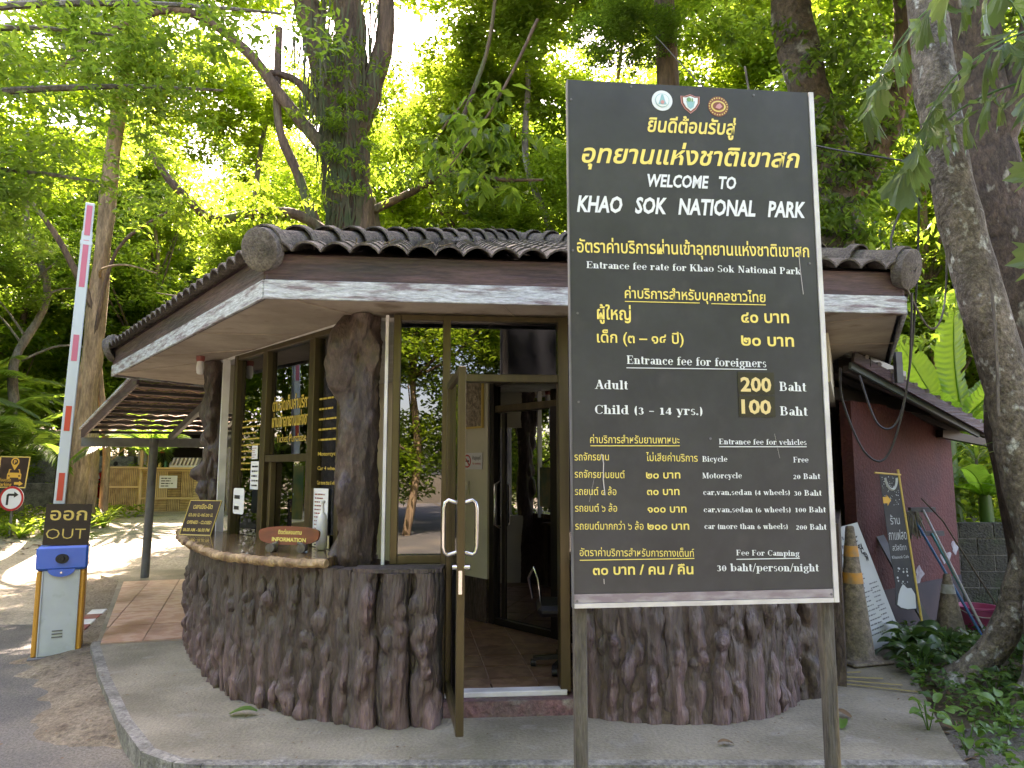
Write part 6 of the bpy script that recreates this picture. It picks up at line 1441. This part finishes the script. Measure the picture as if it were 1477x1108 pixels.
# ---- strap leaved plants in the bed at the left
def blade(L, W, bend, m, seg=7, ripple=0., split=0):
    mb = MB(); r = random.Random(int(L * 1000 + bend * 100)); big = W > .3
    if big: seg = 46
    for i in range(seg + 1):
        t = i / seg; w = W * (math.sin(math.pi * min(1, .08 + t * .95)) ** (.32 if big else .6)) * .5 + .002
        a_ = bend * t; x = L * (math.sin(a_) / max(bend, .01)); z = L * ((1 - math.cos(a_)) / max(bend, .01))
        q = .25 * w; pl = (.007 if i % 2 else -.007) if big else 0; wv = .02 * math.sin(t * 19) if big else 0
        e1, e2 = (w * r.uniform(.93, 1.02), w * r.uniform(.93, 1.02)) if big else (w, w)
        if big: mb.v += [(x + w * .35, -e1, -z + q + pl + wv), (x + w * .1, -w * .5, -z + q * .6 + pl), (x, 0, -z), (x + w * .1, w * .5, -z + q * .6 + pl), (x + w * .35, e2, -z + q + pl - wv)]
        else: mb.v += [(x, -w, -z + q), (x, 0, -z), (x, w, -z + q)]
    n = 5 if big else 3
    for i in range(seg):
        for k in range(n - 1):
            if big and k in (0, 3) and r.random() < .05: continue
            b_ = i * n + k; mb.f.append((b_, b_ + n, b_ + n + 1, b_ + 1))
    if big:
        pth = []
        for i in range(12): t = i / 11; a_ = bend * t; pth.append((L * (math.sin(a_) / bend), 0, -L * ((1 - math.cos(a_)) / bend) - .006))
        mb.tube(pth, [.018 * (1 - .8 * i / 11) for i in range(12)], 5, False)
    return mb.mesh('leaf', m, not big)
BLD = [blade(.8, .09, 1.2, m_palm), blade(.7, .11, .8, m_leaf2), blade(.6, .08, 1.5, m_palm)]
def strap_plant(x, y, n, label, s_=1., group='strap leaved plants in the bed', bl=None, name='strap_leaf_plant'):
    z = rough_g(x, y) if y > 8.9 else .0
    t = root(name, (x, y, z), label, 'plant', group)
    for i in range(n):
        a_ = i * 2.399; el = R(random.uniform(30, 80)); M = Matrix.Rotation(a_, 3, 'Z') @ Matrix.Rotation(-el, 3, 'Y'); k = s_ * random.uniform(.7, 1.1)
        inst(random.choice(bl or BLD), 'leaf', t, (x, y, z), M, (k, k, k))
    return t
for i, (x, y, n, s_, l) in enumerate([(-8.9, 15.2, 16, 1.3, 'lush strap leaved plant at the foot of the tan trunk, nearest the lane'), (-8.9, 16.1, 14, 1.0, 'strap leaved plant between the tan trunk and the scooter'), (-9.9, 14.9, 13, .9, 'strap leaved plant just right of the barrier arm'), (-10.7, 14.9, 12, .8, 'strap leaved plant just left of the barrier arm behind the round sign'), (-11.4, 14.5, 12, .7, 'small strap leaved plant at the foot of the parking sign')]): strap_plant(x, y, n, l, s_)
# bed ground cover and leaf litter
P = clumps(np.stack([RNG.uniform(-13.8, -9.0, 210), RNG.uniform(14.8, 18, 210), RNG.uniform(.3, .6, 210)], 1), .25, 30, .5); n = len(P); L = RNG.uniform(.06, .14, n)
for q in range(n): pass
P[:, 2] = np.array([rough_g(a_, b_) for a_, b_ in P[:, :2]]) + RNG.uniform(.02, .28, n)
o = bpy.data.objects.new('bed_ground_cover', leaves_mesh('gc', P, rand_dir(n, -.2), rand_up(n, .7), L, L * .5, m_leaf)); COL.objects.link(o); tag(o, 'low green ground cover in the bed beside the lane', 'ground cover', kind='stuff')
def litter(name, x0, x1, y0, y1, n, label, zf, m=m_dead, s_=(.05, .11)):
    P = np.stack([RNG.uniform(x0, x1, n), RNG.uniform(y0, y1, n), np.zeros(n)], 1); P[:, 2] = [zf(a_, b_) + .012 for a_, b_ in P[:, :2]]
    L = RNG.uniform(*s_, n); D = rand_dir(n, 0); D[:, 2] = RNG.normal(0, .12, n)
    o = bpy.data.objects.new(name, leaves_mesh('lit', P, D, rand_up(n, .2), L, L * .5, m, fold=.12)); COL.objects.link(o); tag(o, label, 'leaf litter', kind='stuff')
litter('leaf_litter', -14, -8.8, 13.4, 16.5, 900, 'fallen brown leaves along the edge of the planted bed', rough_g)
litter('leaf_litter', 2.45, 7.5, 3.2, 8.8, 1500, 'fallen brown leaves on the soil under the leaning tree', lambda x, y: rough_g(x, y))
litter('lane_litter', -9, -2.5, 4.5, 13, 160, 'scattered fallen leaves and bits on the lane and verge', lambda x, y: rough_g(x, y) + .03, s_=(.02, .05))

# ---- banana and garden plants behind the annexe
BN = [blade(1.7, .42, .5, m_banana, 14, .012), blade(1.9, .5, 1.0, m_banana, 14, .02), blade(1.5, .5, 1.5, m_banana, 14, .02)]
bp = root('banana_plant', (5.9, 10.2, 0), 'banana plant with one upright glowing green leaf above the annexe roof', 'banana plant')
def bleaf(k, p, az, el, s_, roll=0, par=None): return inst(BN[k], 'leaf', par or bp, p, Matrix.Rotation(az, 3, 'Z') @ Matrix.Rotation(-el, 3, 'Y') @ Matrix.Rotation(roll, 3, 'X'), (s_, s_, s_))
bole('stem', [(6.15, 10.2, 0), (6.1, 10.2, 1.2), (6.1, 10.2, 2.3)], .13, .08, m_gplant2, bp, 10)
bleaf(0, (6.2, 10.0, 2.35), R(200), R(78), 1.08, R(75)); bleaf(0, (6.15, 10.1, 2.1), R(180), R(62), 1.0, R(60)); bleaf(1, (6.25, 10.1, 2.2), R(10), R(50), .9, R(40)); bleaf(1, (6.2, 10.1, 2.2), R(215), R(40), .8); bleaf(2, (6.3, 10.1, 2.3), R(330), R(60), .9, R(-30)); bleaf(2, (6.2, 10.1, 2.2), R(120), R(60), .9); bleaf(1, (6.3, 10.0, 2.1), R(265), R(35), .75, R(20))
b2 = root('banana_plant', (6.5, 9.9, 0), 'young banana plant with broad low leaves over the block wall', 'banana plant')
bole('stem', [(6.3, 9.8, 0), (6.3, 9.8, 1.3)], .1, .07, m_gplant2, b2, 10)
for i in range(7): inst(BN[1 + i % 2], 'leaf', b2, (6.3, 9.8, 1.25), Matrix.Rotation(i * .95 + 2, 3, 'Z') @ Matrix.Rotation(-R(30 + 9 * (i % 4)), 3, 'Y'), (.62,) * 3)
DR = [blade(.75, .05, 1.1, m_gplant2), blade(.7, .045, .7, m_palm)]
for i, (x, y, z, s_) in enumerate([(5.7, 9.7, 1.5, 1), (6.6, 10.4, 1.9, 1.2), (5.4, 10.6, 1.2, 1), (7.2, 9.9, 1.3, 1.1), (5.0, 6.4, 1.9, 1.0), (4.5, 6.2, 2.1, .8)]):
    t = root('dracaena', (x, y, 0), ['spiky narrow leaved plant directly over the left end of the block wall', 'taller spiky narrow leaved plant behind the young banana', 'spiky narrow leaved plant close behind the red wall corner', 'spiky narrow leaved plant over the right end of the block wall', 'spiky dark tuft growing beside the brown trunk', 'spiky dark tuft growing between the two right hand trunks'][i], 'plant', 'spiky garden plants by the block wall')
    bole('stem', [(x, y, 0), (x, y, z)], .02, .02, m_bark, t, 6)
    for q in range(18): inst(DR[q % 2], 'leaf', t, (x, y, z - .02 * q), Matrix.Rotation(q * 2.399, 3, 'Z') @ Matrix.Rotation(-R(75 - q * 3.5), 3, 'Y'), (s_,) * 3)
P = clumps(np.stack([RNG.uniform(5.2, 11, 160), RNG.uniform(10, 12.5, 160), RNG.uniform(.2, 2.6, 160)], 1), .35, 40, .7); n = len(P); L = RNG.uniform(.1, .2, n)
o = bpy.data.objects.new('garden_shrubbery', leaves_mesh('gs', P, rand_dir(n, .2), rand_up(n, .7), L, L * .45, m_leaf2)); COL.objects.link(o); tag(o, 'mixed green shrubbery behind the block wall and banana plants', 'shrubbery', kind='stuff')

# ---- fishtail palm at the upper right
def fish_leaf(seed, m):
    r = random.Random(seed); mb = MB(); ribs = 11; rows = 5; L = .36; half = r.uniform(.42, .58)
    lens = [L * (1 - .35 * abs(i / (ribs - 1) - .35)) * r.uniform(.82, 1.05) * (1 if i % 2 == 0 else .84) for i in range(ribs)]
    for k in range(rows):
        t = k / (rows - 1)
        for i in range(ribs):
            a_ = half * (i / (ribs - 1) * 2 - 1); l = lens[i] * (.04 + .96 * t)
            mb.v.append((l * math.cos(a_), l * math.sin(a_), (.012 * t if i % 2 else -.012 * t) - .11 * t * t + .03 * math.sin(a_ * 3 + seed) * t))
    for k in range(rows - 1):
        for i in range(ribs - 1):
            if k == rows - 2 and r.random() < .16: continue
            q = k * ribs + i; mb.f.append((q, q + ribs, q + ribs + 1, q + 1))
    return mb.mesh('leaflet', m, False)
FL = [fish_leaf(i, m_fish) for i in range(4)]
fp = root('fishtail_palm', (4.6, 4.9, 0), 'fishtail palm arching its big ragged leaflets down in the upper right corner', 'palm')
bole('stem', [(4.75, 5.2, -.1), (4.7, 5.1, 2.4), (4.5, 5.0, 4.6)], .07, .05, m_bark, fp, 8)
random.seed(33)
def ffrond(pts, n, s_=1., off=.08):
    path = spl(pts, 6); MB().tube(path, [.014 * (1 - .75 * i / len(path)) for i in range(len(path))], 5).build('rachis', m_gplant2, fp, True)
    for i in range(n):
        t = .12 + .88 * i / (n - 1); k = min(len(path) - 2, int(t * (len(path) - 1))); p = path[k]; d = (path[k + 1] - path[k]).normalized(); side = d.cross(Vector((0, 0, 1))).normalized() * (1 if i % 2 else -1)
        dr = (d * .5 + side * random.uniform(.3, .9) + Vector((0, 0, -random.uniform(.5, 1.3)))).normalized()
        nn2 = (side.cross(d) + Vector((random.gauss(0, .5), random.gauss(0, .5), random.gauss(0, .3)))).normalized(); y = nn2.cross(dr).normalized(); z = dr.cross(y); M = Matrix((dr, y, z)).transposed()
        k_ = s_ * random.uniform(.75, 1.25); inst(random.choice(FL), 'leaflet', fp, p + dr * .02, M, (k_,) * 3)
ffrond([(4.5, 5.0, 4.7), (4.1, 4.9, 5.1), (3.4, 4.85, 5.15), (2.8, 4.8, 4.7), (2.45, 4.8, 4.1)], 30, .95)
ffrond([(4.5, 5.0, 4.6), (4.1, 4.8, 4.75), (3.5, 4.7, 4.6), (3.0, 4.7, 4.25), (2.7, 4.7, 3.75)], 28, .9)
ffrond([(4.5, 5.0, 4.5), (3.9, 5.1, 4.5), (3.3, 5.1, 4.25), (2.85, 5.1, 3.8)], 24, .9)
ffrond([(3.45, 4.3, 2.55), (3.32, 4.2, 3.2), (3.15, 4.1, 3.9), (2.95, 4.0, 4.35), (2.6, 4.0, 4.5)], 12, .8)
ffrond([(4.5, 5.0, 4.5), (4.0, 4.4, 4.4), (3.5, 4.1, 3.95), (3.15, 3.9, 3.2), (3.0, 3.8, 2.85)], 14, .95)
ffrond([(4.6, 5.1, 4.3), (4.3, 4.9, 4.2), (3.95, 4.8, 3.8), (3.7, 4.7, 3.3)], 12, .95)
ffrond([(4.6, 5.1, 4.6), (4.3, 4.9, 4.9), (3.8, 4.5, 4.7), (3.3, 4.2, 4.3)], 14, 1.)

# ---- leafy plants on the soil at the lower right
def gleaf(L, W, m, b_=.5):
    mb = MB(); seg = 6
    for i in range(seg + 1):
        t = i / seg; w = W * math.sin(math.pi * min(.97, .1 + t * .9)) ** .65 * .5 + .001; z = L * (.18 * math.sin(t * 2.2) - b_ * t * t * .5)
        mb.v += [(L * t, -w, z + w * .3), (L * t, 0, z - .002), (L * t, w, z + w * .3)]
    for i in range(seg): q = i * 3; mb.f += [(q, q + 3, q + 4, q + 1), (q + 1, q + 4, q + 5, q + 2)]
    return mb.mesh('leaf', m, True)
GL = [gleaf(.13, .085, m_gplant), gleaf(.16, .1, m_gplant, .7), gleaf(.11, .075, m_gplant, .3)]
GL2 = [gleaf(.09, .055, m_gplant2), gleaf(.075, .05, m_gplant2, .3)]
random.seed(77)
spots = []
for i in range(28):
    if i < 18: x, y = 2.75 + random.uniform(0, 1.0) + (.5 if i % 3 == 0 else 0), random.uniform(5.0, 6.9); x += (y - 5) * .35
    else: x, y = random.uniform(2.5, 3.7), random.uniform(3.9, 5.0)
    spots.append((x, y))
for i, (x, y) in enumerate(spots):
    lime = i >= 18 or i % 6 == 5; z0 = .0
    t = root('leafy_plant', (x, y, z0 - .02), ('light green small leaved plant on the soil before the buttress roots' if lime else 'dark glossy broad leaved plant on the soil beside the slab edge'), 'plant', 'light green ground plants at the lower right' if lime else 'dark glossy ground plants at the lower right')
    k = 11 if i < 22 else 9
    for q in range(k):
        a_ = q * 2.399 + i; h = random.uniform(.03, .2); rr = random.uniform(.02, .12); el = random.uniform(-.2, .7)
        c = (x + rr * math.cos(a_), y + rr * math.sin(a_), z0 + h); s_ = random.uniform(.8, 1.25)
        inst(random.choice(GL2 if lime else GL), 'leaf', t, c, Matrix.Rotation(a_, 3, 'Z') @ Matrix.Rotation(-el, 3, 'Y') @ Matrix.Rotation(random.gauss(0, .3), 3, 'X'), (s_,) * 3)
    mb = MB()
    for q in range(5): a_ = q * 1.3; mb.tube([(x, y, z0 - .02), (x + .05 * math.cos(a_), y + .05 * math.sin(a_), z0 + .16)], .004, 4)
    mb.build('stems', m_gplant2, t)['kind'] = 'stuff'
P = clumps(np.stack([RNG.uniform(2.6, 4.6, 170), RNG.uniform(3.7, 7.4, 170), np.zeros(170)], 1), .16, 17, .4); P = P[P[:, 0] > 2.42 + (P[:, 1] - 4.4) * .43]; n = len(P)
P[:, 2] = RNG.uniform(.0, .14, n); L = RNG.uniform(.03, .085, n)
o = bpy.data.objects.new('ground_cover', leaves_mesh('gcr', P, rand_dir(n, -.1), rand_up(n, .5), L, L * .6, m_gplant2)); COL.objects.link(o); tag(o, 'low mixed ground cover on the soil around the tree roots', 'ground cover', kind='stuff')
# fallen frond and single leaves on the slab
ff = root('fallen_frond', (2.6, 5.6, .02), 'dried yellow palm frond lying on the slab by the sign post', 'frond')
for i in range(4):
    a_ = R(-30 + i * 11); MB().beam((2.2 + i * .05, 5.85 + .03 * i, .012 + .004 * i), (2.2 + math.cos(a_) * (.85 - .1 * i), 5.85 + .03 * i + math.sin(a_) * .7, .016 + .004 * i), .016, .006).build('leaflet', mat('straw', (.3, .24, .1), .7, objvar=.2), ff)
for i, (x, y, s_, c, l) in enumerate([(-1.86, 5.02, 1.5, m_gplant2, 'single green leaf lying on the slab in front of the counter'), (2.05, 4.75, 1.2, m_gplant2, 'single green leaf lying on the slab near the soil edge'), (2.2, 4.95, 1.1, m_dead, 'single brown leaf lying on the slab near the soil edge'), (1.3, 4.5, .8, m_dead, 'small brown leaf lying on the slab behind the sign')]):
    me = gleaf(.12, .055, c, .1); o = bpy.data.objects.new('fallen_leaf', me); COL.objects.link(o); o.location = (x, y, .014); o.scale = (s_,) * 3; o.rotation_euler = (0, 0, i * 1.1); tag(o, l, 'leaf')
litter('slab_litter', -3.4, 3.0, 4.3, 6.6, 260, 'grit and small dry bits scattered on the concrete slab', lambda x, y: -.004 if not ((x - .4) ** 2 / 4.6 + (y - 7) ** 2 / 5.3 < 1) else -.6, s_=(.008, .03))
# debris on the roof
g = random.Random(9); mb = MB()
for i in range(90):
    x = g.uniform(.6, 1.4) if i < 60 else g.uniform(-1.2, 2.6); y = 4.82 + .106 * x + g.uniform(0, .25); z = 3.1 + (y - 4.8 - .106 * x) * .34; a_ = g.uniform(0, 6.28); l = g.uniform(.03, .14)
    mb.tube([(x, y, z), (x + l * math.cos(a_), y + l * .4 * math.sin(a_), z + g.uniform(-.01, .03))], .004, 3)
o = mb.build('roof_debris', mat('twig', (.2, .15, .09), .9)); tag(o, 'twigs and dry leaves caught on the front tiles beside the fee board', 'debris', kind='stuff')
